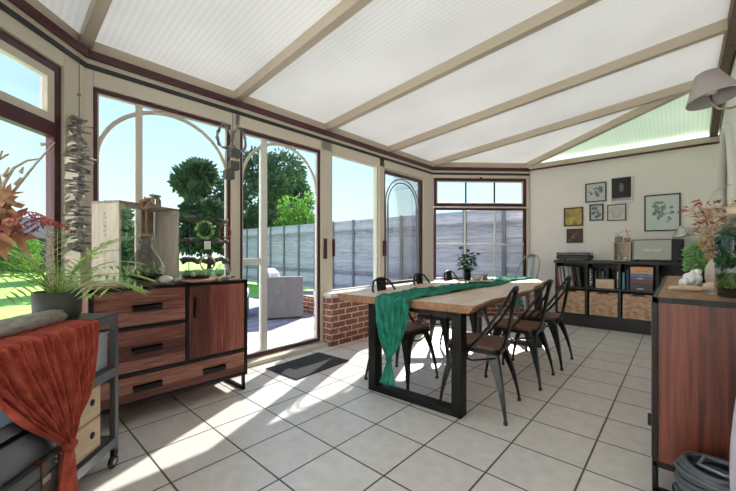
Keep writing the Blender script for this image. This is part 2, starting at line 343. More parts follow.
# house wall with an arched doorway at its far end
s = struct('wall_right', (0, 0, 0))
b = MB(); b.box(XR, XR + .2, YF - .15, 4.95, 0, 3.5); b.box(XR, XR + .2, 6.25, YB + .15, 0, 3.5); b.box(XR, XR + .2, 4.95, 6.25, 2.75, 3.5)
def archz(y): u = (y - 5.6) / .65; return 1.75 + .85 * math.sqrt(max(0, 1 - abs(u) ** 1.7))
n = 20
for i in range(n):
    ya = 4.95 + 1.3 * i / n; yb = ya + 1.3 / n
    b.add([(x, y, z) for x in (XR, XR + .2) for y, z in ((ya, archz(ya)), (yb, archz(yb)), (yb, 2.76), (ya, 2.76))],
          [(0, 3, 2, 1), (4, 5, 6, 7), (0, 1, 5, 4), (1, 2, 6, 5), (2, 3, 7, 6), (3, 0, 4, 7)])
b.build('plaster', M_wall, s)
d1 = struct('door_2', (XR + .12, 5.6, 0)); M_darkwood = wood('dark_door_wood', (.07, .04, .025), (.14, .09, .06), (.22, .15, .10), (10, 10, 1.5), 2.5, .6)
b = MB(); b.box(0, .05, -.66, .66, 0, 2.7); b.build('door_leaf', M_darkwood, d1)
b = MB()
pts = [(-.135, -.62, 0), (-.135, -.62, 1.75)] + [(-.135, .65 * cos(a) * -1, 1.75 + .85 * (1 - abs(cos(a)) ** 1.7) ** .5) for a in [pi * i / 24 for i in range(1, 24)]] + [(-.135, .62, 1.75), (-.135, .62, 0)]
b.tube(pts, .045, 6, up=(1, 0, 0)); b.build('arch_moulding', M_white, d1)

# ------------------------------------------------------------------ glazed bays   (local X along wall, local Y outwards)
def arch(b, cx, r, zs, rise, w_=.02, y=0.0):
    b.tube([(cx - r * cos(a), y, zs + rise * sin(a)) for a in [pi * i / 28 for i in range(29)]], w_ / 2, 6, up=(0, 1, 0))
ZT = 2.48
# window_2: first bay of the long wall
wn = struct('window_2', (XW, 0, 0), R90)
b = MB(); frame(b, .565, 1.678, .667, ZT, .028); b.build('window_frame', M_maroon, wn)
b = MB(); frame(b, .593, 1.650, .695, ZT - .028, .012, -.02, .02); b.bbox(.855, .905, -.02, .02, .70, ZT - .03, .003); b.build('sash', M_beige, wn)
b = MB(); arch(b, 1.122, .53, 1.93, .50, .036); b.build('arch_muntin', M_beige, wn)
MB().box(.60, 1.645, -.003, .003, .70, ZT - .035).build('glass_pane', M_glass, wn)
# door_1: sliding arched door
dr = struct('door_1', (XW, 0, 0), R90)
b = MB(); frame(b, 1.775, 2.862, .055, ZT, .035); b.build('door_frame', M_maroon, dr)
b = MB(); frame(b, 1.81, 2.827, .09, ZT - .035, .012, -.02, .02); b.bbox(2.035, 2.11, -.02, .03, .10, ZT - .04, .004)
b.bbox(1.82, 2.035, -.015, .03, 1.05, 1.12, .004); b.build('sash', M_white, dr)
b = MB(); arch(b, 2.318, .505, 1.93, .50, .034); b.build('arch_muntin', M_beige, dr)
MB().box(1.82, 2.82, -.003, .003, .10, ZT - .045).build('glass_pane', M_glass, dr)
b = MB(); b.bbox(2.90, 2.945, -.075, -.05, 1.10, 1.36, .006); b.bbox(2.91, 2.935, -.05, -.02, 1.14, 1.18, .003); b.bbox(2.91, 2.935, -.05, -.02, 1.28, 1.32, .003); b.build('door_handle', M_maroon, dr)
MB().bbox(1.764, 2.895, -.15, .14, 0, .045, .006).build('threshold', M_beige, dr)
# window_3
wn = struct('window_3', (XW, 0, 0), R90)
b = MB(); frame(b, 3.056, 4.01, .667, 2.50, .018, -.02, .02); b.build('window_frame', M_beige, wn)
MB().box(3.07, 4.0, -.003, .003, .68, 2.49).build('glass_pane', M_glass, wn)
MB().bbox(3.06, 3.085, -.07, -.02, 1.13, 1.36, .005).build('window_handle', M_maroon, wn)
# window_4
wn = struct('window_4', (XW, 0, 0), R90)
b = MB(); frame(b, 4.13, 5.216, .667, ZT - .02, .045); b.build('window_frame', M_maroon, wn)
b = MB(); arch(b, 4.673, .46, 1.95, .44, .02); arch(b, 4.673, .40, 1.95, .38, .02)
for q in (-.46, -.40, .40, .46): b.bbox(4.673 + q - .008, 4.673 + q + .008, -.012, .012, .71, 1.95, .002)
b.build('arch_muntin', M_fpost, wn)
MB().box(4.17, 5.18, -.003, .003, .70, ZT - .05).build('glass_pane', M_glass, wn)
MB().bbox(4.085, 4.135, -.09, -.05, 1.12, 1.36, .005).build('window_handle', M_maroon, wn)
# posts between the bays
def post(nm, loc, rz, x0, x1, z0=0, z1=2.62, d0=-.05, d1=.08, m=None):
    o = MB().bbox(x0, x1, d0, d1, z0, z1, .006).build(nm, m or M_beige); o.location = loc; o.rotation_euler = (0, 0, rz); return tag(o, kind='structure')
post('trim_1', (XW, 0, 0), R90, .50, .563)
post('trim_2', (XW, 0, 0), R90, 1.68, 1.774)
post('trim_3', (XW, 0, 0), R90, 2.864, 3.055)
post('trim_4', (XW, 0, 0), R90, 4.012, 4.128, .667)
post('trim_5', (XW, 0, 0), R90, 5.218, 5.55, .667)
post('trim_6', (XW, 0, 0), R90, .563, 5.218, 2.485, 2.62)
# window_1 in the near chamfer
LC = 1.852
wn = struct('window_1', (XC, YF, 0), rad(135))
b = MB(); frame(b, .23, LC - .225, .667, 2.50, .055); b.bbox(.28, LC - .28, -.035, .03, 1.99, 2.09, .004); b.build('window_frame', M_maroon, wn)
b = MB(); frame(b, .285, LC - .28, 2.09, 2.445, .055, -.03, .02); b.build('sash', M_beige, wn)
MB().box(.29, LC - .285, -.003, .003, .72, 1.99).build('glass_pane', M_glass, wn)
MB().box(.34, LC - .335, -.003, .003, 2.14, 2.39).build('glass_pane', M_glass, wn)
post('trim_7', (XC, YF, 0), rad(135), LC - .222, LC - .03)
post('trim_8', (XC, YF, 0), rad(135), .03, .228)
post('trim_9', (XC, YF, 0), rad(135), .228, LC - .222, 2.505, 2.62)
# window_5 in the far chamfer
wn = struct('window_5', (XW, Y1, 0), rad(45))
b = MB(); frame(b, .05, 1.795, 2.03, 2.55, .05); frame(b, .05, 1.795, .667, 2.00, .038); b.build('window_frame', M_maroon, wn)
b = MB(); frame(b, .10, 1.745, 2.08, 2.50, .02, -.02, .02); b.build('sash', M_white, wn)
b = MB()
for q in (.655, 1.20): b.bbox(q - .011, q + .011, -.015, .015, 2.10, 2.48, .002)
b.build('upper_muntin', M_iron, wn)
b = MB(); b.bbox(.04, 1.8, -.04, .02, 2.002, 2.028, .003)
for q in (.64, 1.21): b.bbox(q - .014, q + .014, -.015, .015, .70, 1.965, .002)
b.bbox(.088, 1.757, -.015, .015, 1.31, 1.338, .002); b.build('muntin', M_white, wn)
MB().box(.085, 1.76, -.003, .003, .70, 1.97).build('glass_pane', M_glass, wn)
MB().box(.115, 1.73, -.003, .003, 2.09, 2.49).build('glass_pane', M_glass, wn)
MB().bbox(.90, .95, -.055, -.03, 2.53, 2.57, .003).build('window_latch', M_maroon, wn)
post('trim_10', (XW, Y1, 0), rad(45), 1.80, 1.852)
post('trim_11', (XW, Y1, 0), rad(45), 0, 1.852, 2.552, 2.62)

# ------------------------------------------------------------------ eaves: blind track, grey rail, maroon moulding, beige wall plate
def run(nm, d0, d1, z0, z1, m, ext=(0, 0, 0, 0)):
    """follows near chamfer, long wall, far chamfer"""
    s = struct(nm)
    corners = [Vector((XC, YF)), Vector((XW, Y0)), Vector((XW, Y1)), Vector((XC, YB))]
    def off(d):
        k = math.tan(rad(22.5)); r = []
        r.append(corners[0] + Vector((.707, .707)) * -d * -1 * -1 if False else corners[0] + Vector((-.707, -.707)) * d)
        r.append(corners[1] + Vector((-1, -k)) * d)
        r.append(corners[2] + Vector((-1, k)) * d)
        r.append(corners[3] + Vector((-.707, .707)) * d)
        return r
    a, bb = off(d0), off(d1); b = MB()
    for i in range(3):
        q = [a[i], a[i + 1], bb[i + 1], bb[i]]; b.prism([(p.x, p.y) for p in q][::-1], z0, z1)
    b.build(nm + '_rail', m, s); return s
run('trim_12', -.056, .10, 2.607, 2.645, M_black)
run('trim_13', -.05, .10, 2.645, 2.685, M_beige)
run('trim_14', -.075, .10, 2.685, 2.745, M_maroon)
run('trim_15', -.03, .14, 2.745, 2.845, M_beige2)
s = MB().box(XC - .02, XR, YB - .05, YB + .02, 2.70, 2.72).build('trim_16', M_maroon); tag(s, kind='structure')
s = MB().box(XC - .02, XR, YB - .07, YB + .02, 2.72, 2.80).build('trim_17', M_beige2); tag(s, kind='structure')

# ------------------------------------------------------------------ roof
SL = .094; XRG = .31
def zr(x): return 2.765 + SL * (x - XW)
def beam(nm, A, B, wd, ht, m):
    A = Vector(A); B = Vector(B); d = (B - A); L = d.length; d.normalize(); a = d.cross(Vector((0, 0, 1))).normalized(); u = a.cross(d)
    R = Matrix((( a.x, d.x, u.x, A.x), (a.y, d.y, u.y, A.y), (a.z, d.z, u.z, A.z), (0, 0, 0, 1)))
    b = MB(); b.bbox(-wd / 2, wd / 2, 0, L, 0, ht, .006)
    o = b.build(nm, m); o.matrix_world = R; return tag(o, kind='structure')
i = 18
for y in (.52, 1.77, 3.01, 4.33, 5.58):
    beam('trim_%d' % i, (XW - .02, y, zr(XW)), (XRG + .02, y, zr(XRG)), .075, .10, M_beige2); i += 1
AP = .10
beam('trim_%d' % i, (XC, YB, 2.765), (AP, 5.60, zr(AP)), .075, .10, M_beige2); i += 1
beam('trim_%d' % i, (XC, YF, 2.765), (AP, .50, zr(AP)), .075, .10, M_beige2); i += 1
beam('trim_%d' % i, (XRG + .03, .5, zr(XRG) - .02), (XRG + .03, 5.6, zr(XRG) - .02), .08, .16, M_darkwood); i += 1
beam('trim_%d' % i, (XRG + .03, YB, 2.765), (XRG + .03, 5.6, zr(XRG) - .02), .08, .15, M_darkwood); i += 1
beam('trim_%d' % i, (XRG + .03, YF, 2.765), (XRG + .03, .5, zr(XRG) - .02), .08, .15, M_darkwood); i += 1
H = .102
ce = struct('ceiling')
b = MB()
def slab(b, P, t=.016):
    n_ = len(P); P = [Vector(p) for p in P]
    b.add(P + [p + Vector((0, 0, t)) for p in P], [list(range(n_))[::-1], list(range(n_, 2 * n_))] + [(i, (i + 1) % n_, n_ + (i + 1) % n_, n_ + i) for i in range(n_)])
e_ = .14
b = MB(); slab(b, [(XW - e_, .5, zr(XW - e_) + H), (XR, .5, zr(XR) + H), (XR, 5.58, zr(XR) + H), (XW - e_, 5.58, zr(XW - e_) + H)]); b.build('roof_sheet', M_roof, ce)
b = MB(); slab(b, [(XW - e_, 5.58, zr(XW - e_) + H), (AP, 5.58, zr(AP) + H), (XC - .08, YB + .12, 2.755 + H)]); b.build('roof_sheet', M_roof, ce)
b = MB(); slab(b, [(XC - .08, YB + .12, 2.755 + H), (AP, 5.58, zr(AP) + H), (XR, 5.58, zr(AP) + H + .01), (XR, YB + .12, 2.755 + H)]); b.build('roof_sheet', M_roof2, ce)
b = MB(); slab(b, [(XW - e_, .5, zr(XW - e_) + H), (XC - .08, YF - .12, 2.755 + H), (AP, .5, zr(AP) + H)]); b.build('roof_sheet', M_roof, ce)
b = MB(); slab(b, [(XC - .08, YF - .12, 2.755 + H), (XR, YF - .12, 2.755 + H), (XR, .5, zr(AP) + H + .01), (AP, .5, zr(AP) + H)]); b.build('roof_sheet', M_roof, ce)

# ------------------------------------------------------------------ outdoors
YFN = 7.45
fe = thing('garden_fence', 'weathered grey board fence along the garden behind the deck', 'fence', (0, YFN, -.16))
b = MB(); 
for k in range(14):
    z = .06 + k * .158; b.bbox(-15.5, 3, (.014 if k % 2 else -.014) - .012, (.014 if k % 2 else -.014) + .012, z, z + .172, .008)
b.build('board_panel', M_fence, fe)
for k in range(21): MB().bbox(-15.4 + .9 * k - .04, -15.4 + .9 * k + .04, -.06, -.025, 0, 2.3, .005).build('fence_post', M_fpost, fe)
fe = thing('side_fence', 'low dark timber fence across the far side of the lawn', 'fence', (-46, YFN, -.16), R90)
b = MB()
for k in range(8): b.bbox(-30, -.1, -.012, .012, .05 + k * .16, .2 + k * .16, .005)
b.build('board_panel', M_fence, fe)
for k in range(16): MB().bbox(-.2 - 1.9 * k, -.1 - 1.9 * k, .013, .06, 0, 1.4, .005).build('fence_post', M_fpost, fe)
def tree(name, label, loc, h, r, n_, m, ls=.22, squash=1.0, cat='tree', base=.25, seed=1, group=None):
    t = thing(name, label, cat, loc, group=group); rnd = random.Random(seed)
    b = MB(); b.tube([(0, 0, 0), (.1, .05, h * .35), (0, 0, h * .7)], [r * .07, r * .05, r * .02], 8)
    blobs = []
    for k in range(16):
        a = rnd.uniform(0, 2 * pi); zz = rnd.uniform(base, .90); rr = r * math.sqrt(max(.05, 1 - ((zz - .55) / .5) ** 2)) * rnd.uniform(.3, .75)
        blobs.append((Vector((cos(a) * rr, sin(a) * rr, zz * h)), r * rnd.uniform(.28, .45)))
    for c_, br in blobs[:10]: b.tube([(0, 0, h * .3), c_ * .6 + Vector((0, 0, h * .1)), c_], [r * .03, r * .018, .01], 5)
    b.build('trunk', M_trunk, t)
    b = MB(); random.seed(seed)
    for k in range(n_):
        c_, br = blobs[k % len(blobs)]
        d = Vector((rnd.gauss(0, 1), rnd.gauss(0, 1), rnd.gauss(0, 1) * .8)).normalized(); p = c_ + d * br * rnd.uniform(.55, 1.05) * Vector((1, 1, squash)).length / 1.73
        b.leaf(p, d + Vector((rnd.uniform(-.5, .5), rnd.uniform(-.5, .5), rnd.uniform(-.6, .3))), ls * rnd.uniform(.7, 1.3), ls * .6, seg=2)
    b.build('foliage', m, t); return t
tree('garden_tree', 'large dark broad tree beyond the fence, left of the sliding door', (-24.0, 10.3, -.16), 7.3, 2.3, 9000, M_tree, .34, seed=3)
tree('garden_tree', 'dark feathery tree beyond the fence, seen in the top of the sliding door', (-19.3, 11.9, -.16), 7.8, 2.6, 9000, M_tree, .26, seed=5)
tree('garden_tree', 'small bright green tree just behind the fence', (-12.2, 9.4, -.16), 4.3, 1.4, 4500, M_tree2, .16, seed=9)
tree('garden_tree', 'dark tree between the other two trees beyond the fence', (-25.5, 17.5, -.16), 8.2, 2.6, 6000, M_tree, .28, seed=11)
tree('clipped_shrub', 'round dark shrub across the lawn, seen in the left window', (-29, -4.6, -.16), 2.6, 1.7, 4000, M_tree, .2, seed=21, cat='shrub')
tree('clipped_shrub', 'lighter green shrub by the dark outbuilding, near the window post', (-27.6, 1.0, -.16), 2.2, 1.2, 3000, M_tree2, .16, seed=22, cat='shrub')
tree('clipped_shrub', 'dark shrub seen through the wooden crate', (-14.5, 3.2, -.16), 2.9, 1.3, 3500, M_tree, .2, seed=23, cat='shrub')
# outbuilding and neighbour's house
hb = thing('outbuilding', 'low dark shed with a sloping roof across the lawn', 'building', (-34, 1.2, -.16), rad(-5))
MB().box(-2.5, 2.5, -4, 4, 0, 2.3).build('wall', mat('shed_boards', (.07, .08, .10), .8), hb)
b = MB(); b.add([(-2.9, -4.4, 2.2), (2.9, -4.4, 2.2), (2.9, 4.4, 2.2), (-2.9, 4.4, 2.2), (0, -4.4, 3.7), (0, 4.4, 3.7)], [(0, 1, 4), (3, 5, 2), (1, 2, 5, 4), (0, 4, 5, 3), (0, 3, 2, 1)])
b.build('roof', mat('shed_roof', (.05, .05, .06), .8), hb)
# trampoline on the lawn
tp = thing('trampoline', 'blue rimmed round trampoline standing on the lawn', 'trampoline', (-22, -2.6, -.16))
b = MB(); b.tube([(1.6 * cos(2 * pi * k / 32), 1.6 * sin(2 * pi * k / 32), .8) for k in range(32)], .09, 8, closed=True, flat=.5); b.build('rim_pad', mat('blue_pad', (.12, .25, .42), .6), tp)
b = MB(); b.lathe([(0, .78), (1.5, .80)], 32); b.build('jumping_mat', M_dark, tp)
for k in range(6):
    a = 2 * pi * k / 6; MB().tube([(1.6 * cos(a), 1.6 * sin(a), 0), (1.6 * cos(a), 1.6 * sin(a), .8)], .025, 6).build('leg', M_chrome, tp)
    MB().tube([(1.62 * cos(a), 1.62 * sin(a), .8), (1.62 * cos(a), 1.62 * sin(a), 2.3)], .02, 6).build('net_pole', M_chrome, tp)
# rattan sofa
so = thing('rattan_sofa', 'grey rattan garden sofa with pale cushions on the deck', 'sofa', (-5.2, 3.96, -.05), rad(60))
# local X: from near-left end to right end of the side panel, local -Y faces the camera
b = MB(); b.bbox(-.68, 0, 0, .09, .03, .78, .02); b.bbox(-.68, -.60, .09, 1.75, .03, .78, .02); b.bbox(-.60, 0, .09, 1.75, .03, .36, .02); b.bbox(-.68, 0, 1.75, 1.84, .03, .6, .02)
b.build('rattan_frame', M_rattan, so)
for k in range(3): MB().bbox(-.58, .0, .11 + .545 * k, .64 + .545 * k, .36, .50, .04).build('seat_cushion', M_cush, so)
for k in range(3): MB().bbox(-.60, -.42, .11 + .545 * k, .64 + .545 * k, .50, .86, .05).build('back_cushion', M_cush, so)
pl = thing('outdoor_bench', 'low grey rattan bench left of the sofa on the deck', 'bench', (-6.35, 3.1, -.05), rad(60))
MB().bbox(-.5, .35, -.3, .3, .03, .40, .02).build('rattan_frame', M_rattan, pl)
MB().bbox(-.5, .35, -.3, .3, .40, .52, .04).build('seat_cushion', M_cush, pl)
o = MB().box(-5.75, -5.33, -.07, .07, 0, .34).build('brick_planter', M_brick); o.location = (0, 4.43, -.05); tag(o, 'low red brick planter wall outside behind the rattan sofa', 'planter')

# ------------------------------------------------------------------ left sideboard    (front faces +X)
sb = thing('sideboard', 'reddish mango wood sideboard with black iron frame below the arched window', 'sideboard', (-2.80, .44, 0))
LW = 1.092; DP = .46; ZB = .13; ZTp = .952
b = MB()
for x in (-.012, -DP + .012):
    for y in (.012, LW - .012): b.bbox(x - .012, x + .012, y - .012, y + .012, ZB, ZTp, .002)
for z in (ZTp - .012, ZB + .012):
    for x in (-.012, -DP + .012): b.bbox(x - .012, x + .012, 0, LW, z - .012, z + .012, .002)
    for y in (.012, LW - .012): b.bbox(-DP, 0, y - .012, y + .012, z - .012, z + .012, .002)
yd = .60
b.bbox(-.02, .0, yd - .012, yd + .012, .36, ZTp, .002)
b.bbox(-.02, .0, 0, LW, .335, .36, .002); b.bbox(-.02, 0, 0, yd, .655, .677, .002)
b.build('frame', M_iron, sb)
b = MB(); b.box(-DP + .01, -.02, .01, LW - .01, ZB + .01, ZTp - .006); b.build('carcass', M_mango, sb)
MB().bbox(-DP + .024, -.024, .024, LW - .024, ZTp - .006, ZTp + .001, .001).build('top_board', M_mango, sb)
def drawer(y0, y1, z0, z1, hs, m=M_mangoH):
    d = MB().bbox(-.03, -.004, y0, y1, z0, z1, .003).build('drawer', m, sb)
    for hy in hs:
        zc = (z0 + z1) / 2 + .01; b = MB(); b.bbox(-.004, .022, hy - .09, hy + .09, zc + .0, zc + .012, .002); b.bbox(.014, .022, hy - .09, hy + .09, zc - .03, zc + .012, .002)
        b.build('handle', M_iron, d)
drawer(.028, yd - .016, .682, ZTp - .028, [.33]); drawer(.028, yd - .016, .364, .651, [.33])
drawer(.028, LW - .028, ZB + .028, .331, [.33, .80])
d = MB().bbox(-.03, -.004, yd + .016, LW - .028, .364, ZTp - .028, .003).build('door', M_mangoV, sb)
MB().bbox(-.004, .02, yd + .045, yd + .06, .68, .84, .003).build('handle', M_iron, d)
for y in (.03, LW - .03):
    b = MB(); b.bbox(-.03, -.006, y - .012, y + .012, 0, ZB, .002); b.bbox(-DP + .006, -DP + .03, y - .012, y + .012, 0, ZB, .002); b.bbox(-DP + .006, -.006, y - .012, y + .012, 0, .024, .002)
    b.build('leg', M_iron, sb)

# crate on the sideboard
ZS = ZTp + .003
cr = thing('wooden_crate', 'pale weathered wooden wine crate standing open on the sideboard', 'crate', (-2.88, .62, ZS), rad(29))
M_crate = wood('weathered_crate', (.36, .30, .24), (.50, .44, .36), (.62, .56, .47), (8, 8, 1.2), 2.2, .8, .3)
M_crateT = wood('weathered_crate_top', (.20, .15, .11), (.30, .23, .17), (.42, .34, .26), (8, 1.2, 8), 2.2, .8, .3)
b = MB(); b.bbox(-.24, 0, 0, .018, .02, .58, .003); pl_ = b.build('side_panel', M_crate, cr)
b = MB(); b.bbox(-.24, 0, .532, .55, .02, .58, .003); b.build('side_panel', M_crate, cr)
b = MB()
for k in range(2): b.bbox(-.24 + .122 * k, -.24 + .122 * k + .118, 0, .55, .58, .598, .003)
b.build('top_slats', M_crateT, cr)
b = MB()
for k in range(2): b.bbox(-.24 + .122 * k, -.24 + .122 * k + .118, 0, .55, 0, .018, .003)
b.build('bottom_slats', M_crateT, cr)
b = MB(); b.bbox(-.24, -.228, .40, .52, .02, .58, .002); b.build('back_slat', M_crateT, cr)
for y in (.034, .516): MB().bbox(-.03, -.004, y - .016, y + .016, .54, .58, .003).build('corner_block', M_crate, cr)
b = MB(); rnd = random.Random(4)       # faded red stamped lettering running down the side
for k in range(13):
    if k in (6,): continue
    z = .50 - k * .030
    for q in range(3):
        a0 = -.12 + rnd.uniform(-.010, .010); b.box(a0 - rnd.choice((.003, .010)), a0 + rnd.choice((.003, .010)), -.0015, 0, z + q * .006, z + q * .006 + rnd.choice((.003, .005)))
b.build('stamped_lettering', mat('faded_red_ink', (.42, .12, .10), .8), pl_)
o = MB(); o.bbox(-.02, .02, -.04, .04, 0, .022, .002); o.bbox(-.02, .02, -.04, -.024, .022, .065, .002); o.bbox(-.02, .02, .024, .04, .022, .065, .002)
o.tube([(0, -.03 * cos(a), .058 + .026 * sin(a)) for a in [pi * i / 12 for i in range(13)]], .016, 6); o.bbox(-.02, .02, -.04, .04, .085, .10, .002)
ob = o.build('wooden_arch_block', M_crateT); ob.location = (-3.165, .925, ZS + .600); ob.rotation_euler = (0, 0, rad(29)); tag(ob, 'small wooden block with an arched hole on top of the crate', 'ornament')
# bulb terrarium
bt = thing('bulb_terrarium', 'large light bulb shaped glass terrarium hung by thick rope in front of the crate', 'terrarium', (-2.945, .800, ZS + .02), 0)
prof = [(.001, 0), (.06, .004), (.105, .03), (.125, .07), (.125, .10), (.105, .15), (.075, .20), (.052, .24), (.042, .275), (.042, .33), (.036, .335)]
b = MB(); b.lathe(prof, 32); b.build('glass_bulb', M_clear, bt)
b = MB(); b.lathe([(.043, .28), (.047, .285), (.043, .29), (.047, .30), (.043, .305), (.046, .315), (.043, .32)], 24); b.build('screw_neck', M_clear, bt)
b = MB(); b.lathe([(.0, .322), (.034, .322), (.038, .352), (.0, .354)], 20); b.build('cork', M_rope, bt)
b = MB(); b.lathe([(.001, .006), (.055, .010), (.10, .035), (.11, .05), (.05, .06), (.001, .065)], 24); b.build('soil', M_soil, bt)
b = MB(); rnd = random.Random(2)
for k in range(420):
    a = rnd.uniform(0, 6.28); r = rnd.uniform(0, .09); h0 = .05 + .02 * (1 - r / .09)
    b.leaf((r * cos(a), r * sin(a), h0), (rnd.uniform(-.6, .6), rnd.uniform(-.6, .6), 1), rnd.uniform(.015, .045), .008, seg=2)
b.build('moss', M_moss, bt)
for k in range(6): MB().blob((.05 * cos(k), .06 * sin(k * 1.3), .07), .014, k, .2, 6).build('pebble', M_stone, bt)
b = MB(); b.tube([(0, 0, .35), (.004, 0, .45), (0, .005, .54), (.03, .0, .60), (-.03, .0, .625)], .008, 8)
b.tube([(.03 * cos(t) * 1.0, .028 * sin(t), (.535 + .022 * sin(2 * t) + .004 * t)) for t in [i * .3 for i in range(40)]], .013, 7)
b.tube([(-.02, -.03, .55), (.04, -.04, .585), (.035, .01, .61), (-.03, .03, .597), (-.12, .0, .597)], .012, 7)
b.build('rope', M_rope, bt)
ob = MB().blob((0, 0, .032), (.04, .045, .033), 8, .06, 10).build('round_stone', M_stone); ob.location = (-2.86, .905, ZS); tag(ob, 'pale rounded stone beside the bulb terrarium', 'stone')
ob = MB().blob((0, 0, .018), (.03, .03, .02), 9, .1, 8).build('round_stone', M_stick); ob.location = (-2.87, .985, ZS); tag(ob, 'small grey stone right of the pale rounded stone', 'stone')
# driftwood rack
M_bark = mat('dark_bark', (.045, .032, .028), .9, noise=((.14, .11, .10), 14, (1, 1, 1)), bump=.8, bscale=40)
rk = thing('driftwood_rack', 'tiered display rack of dark wavy driftwood bars on iron wires', 'rack', (-3.10, 1.10, ZS))
rnd = random.Random(12)
for z, r in ((.52, .020), (.335, .022), (.16, .026)):
    b = MB(); b.tube([(rnd.uniform(-.02, .02), .40 * k / 12, z + rnd.uniform(-.014, .014)) for k in range(13)], [r * rnd.uniform(.7, 1.2) for k in range(13)], 8); b.build('driftwood_bar', M_bark, rk)
for y in (.06, .22, .385): MB().tube([(0, y, .0), (0, y, .54)], .004, 6).build('upright_wire', M_iron, rk)
MB().bbox(-.05, .05, .05, .45, 0, .012, .003).build('base', M_iron, rk)
def wreath(nm, lab, c, r, m, seed, heart=False):
    rnd = random.Random(seed); t = MB()
    for q in range(5):
        pts = []
        for k in range(28):
            a = 2 * pi * k / 28
            if heart: y = r * .062 * 16 * sin(a) ** 3; z = r * .062 * (13 * cos(a) - 5 * cos(2 * a) - 2 * cos(3 * a) - cos(4 * a))
            else: y = r * cos(a); z = r * sin(a)
            j = r * .10; pts.append((rnd.uniform(-j, j), y + rnd.uniform(-j, j), z + rnd.uniform(-j, j)))
        t.tube(pts, r * .045, 5, closed=True)
    o = t.build(nm, m); o.location = c; return tag(o, lab, 'wreath')
o = wreath('leaf_wreath', 'small round pale green leaf wreath hanging on the driftwood rack', (-3.07, 1.28, ZS + .43), .062, M_moss, 3)
b = MB(); rnd = random.Random(5)
for k in range(120):
    a = rnd.uniform(0, 6.28); b.leaf((0, .062 * cos(a), .062 * sin(a)), (rnd.uniform(-.6, 1), cos(a) + rnd.uniform(-1, 1), sin(a) + rnd.uniform(-1, 1)), .028, .012, seg=2)
b.build('leaves', M_mint, o)
wreath('red_wreath', 'narrow dark red berry ring hanging at the right of the driftwood rack', (-3.07, 1.46, ZS + .42), .055, M_dryred, 6)
o = wreath('twig_wreath', 'grey twisted twig ring leaning on the lowest driftwood bar', (-3.06, 1.30, ZS + .14), .062, M_drift, 8)
ob = MB().bbox(-.006, .006, -.03, .03, .0, .07, .004).build('folded_card', M_paper); ob.location = (-3.06, 1.30, ZS + .26); ob.rotation_euler = (.0, 0, .3); tag(ob, 'small white V shaped ornament on the middle driftwood bar', 'ornament')
# dish garden and jar
dg = thing('dish_garden', 'shallow clear glass bowl garden on a terracotta saucer', 'terrarium', (-2.91, 1.15, ZS))
b = MB(); b.lathe([(.001, 0), (.14, .0), (.155, .012), (.15, .022), (.001, .02)], 32); b.build('saucer', mat('terracotta', (.42, .20, .13), .7), dg)
b = MB(); b.lathe([(.001, .022), (.09, .022), (.125, .05), (.13, .085)], 32); b.build('glass_bowl', M_clear, dg)
b = MB(); b.lathe([(.001, .026), (.09, .026), (.11, .045), (.001, .055)], 24); b.build('soil', M_soil, dg)
b = MB(); rnd = random.Random(20)
for k in range(260):
    a = rnd.uniform(0, 6.28); r = rnd.uniform(0, .10); b.leaf((r * cos(a), r * sin(a), .05), (rnd.uniform(-.8, .8), rnd.uniform(-.8, .8), 1), rnd.uniform(.02, .06), .014, seg=2)
b.build('succulents', M_mint, dg)
for k in range(5): MB().blob((.08 * cos(k * 1.3 + .4), .08 * sin(k * 1.3 + .4), .06), .018, k + 30, .2, 6).build('pebble', M_stone, dg)
jr = thing('glass_jar', 'clear round glass jar right of the dish garden', 'jar', (-2.90, 1.365, ZS))
b = MB(); b.lathe([(.001, 0), (.05, .002), (.068, .03), (.07, .07), (.055, .11), (.04, .12), (.043, .135)], 28); b.build('glass_body', M_clear, jr)
b = MB(); b.lathe([(.001, .004), (.045, .006), (.058, .028), (.001, .034)], 24); b.build('filling', M_stone, jr)
ob = thing('tiny_succulent', 'tiny yellow flowering succulent between the dish garden and the glass jar', 'plant', (-2.835, 1.30, ZS))
MB().lathe([(.001, 0), (.016, 0), (.02, .03), (.001, .03)], 16).build('pot', M_straw, ob)
b = MB()
for k in range(40): a = k * 2.4; b.leaf((0, 0, .03), (cos(a), sin(a), 1), .04, .012, seg=2)
b.build('leaves', M_moss, ob)

# ------------------------------------------------------------------ hanging things
hm = thing('driftwood_mobile', 'long mobile of stacked silvery driftwood sticks hanging beside the corner post', 'mobile', (-3.26, .46, 0))
rnd = random.Random(77)
for k in range(62):
    z = 2.17 - k * .0158; a = rnd.uniform(0, pi); L = rnd.uniform(.045, .085) * (1 if k % 9 else 1.4); r = rnd.uniform(.009, .018)
    d = Vector((cos(a) * L, sin(a) * L, rnd.uniform(-.012, .012))); o_ = Vector((rnd.uniform(-.01, .01), rnd.uniform(-.01, .01), z))
    MB().tube([o_ - d, o_ + d * .1 + Vector((0, 0, rnd.uniform(-.004, .004))), o_ + d], [r * .6, r, r * .5], 6).build('driftwood_stick', M_stick, hm)
MB().tube([(0, 0, 2.17), (0, 0, 2.62)], .0025, 5).build('string', M_twig, hm)
MB().blob((0, 0, 2.34), .012, 3, .1, 6).build('bead', M_rope, hm)
hh = thing('hanging_hearts', 'hanging pair of grey twig wreaths above a column of dark cubes', 'hanging ornament', (-3.33, 1.655, 0))
for q, y in enumerate((-.075, .075)):
    rnd = random.Random(60 + q); b = MB()
    for l in range(5):
        b.tube([(rnd.uniform(-.01, .01), y + (.072 * cos(a) + rnd.uniform(-.009, .009)), 2.335 + .115 * sin(a) - .03 * abs(cos(a)) + rnd.uniform(-.007, .007)) for a in [2 * pi * i / 26 for i in range(26)]], .009, 5, closed=True)
    b.build('twig_wreath', M_stick, hh)
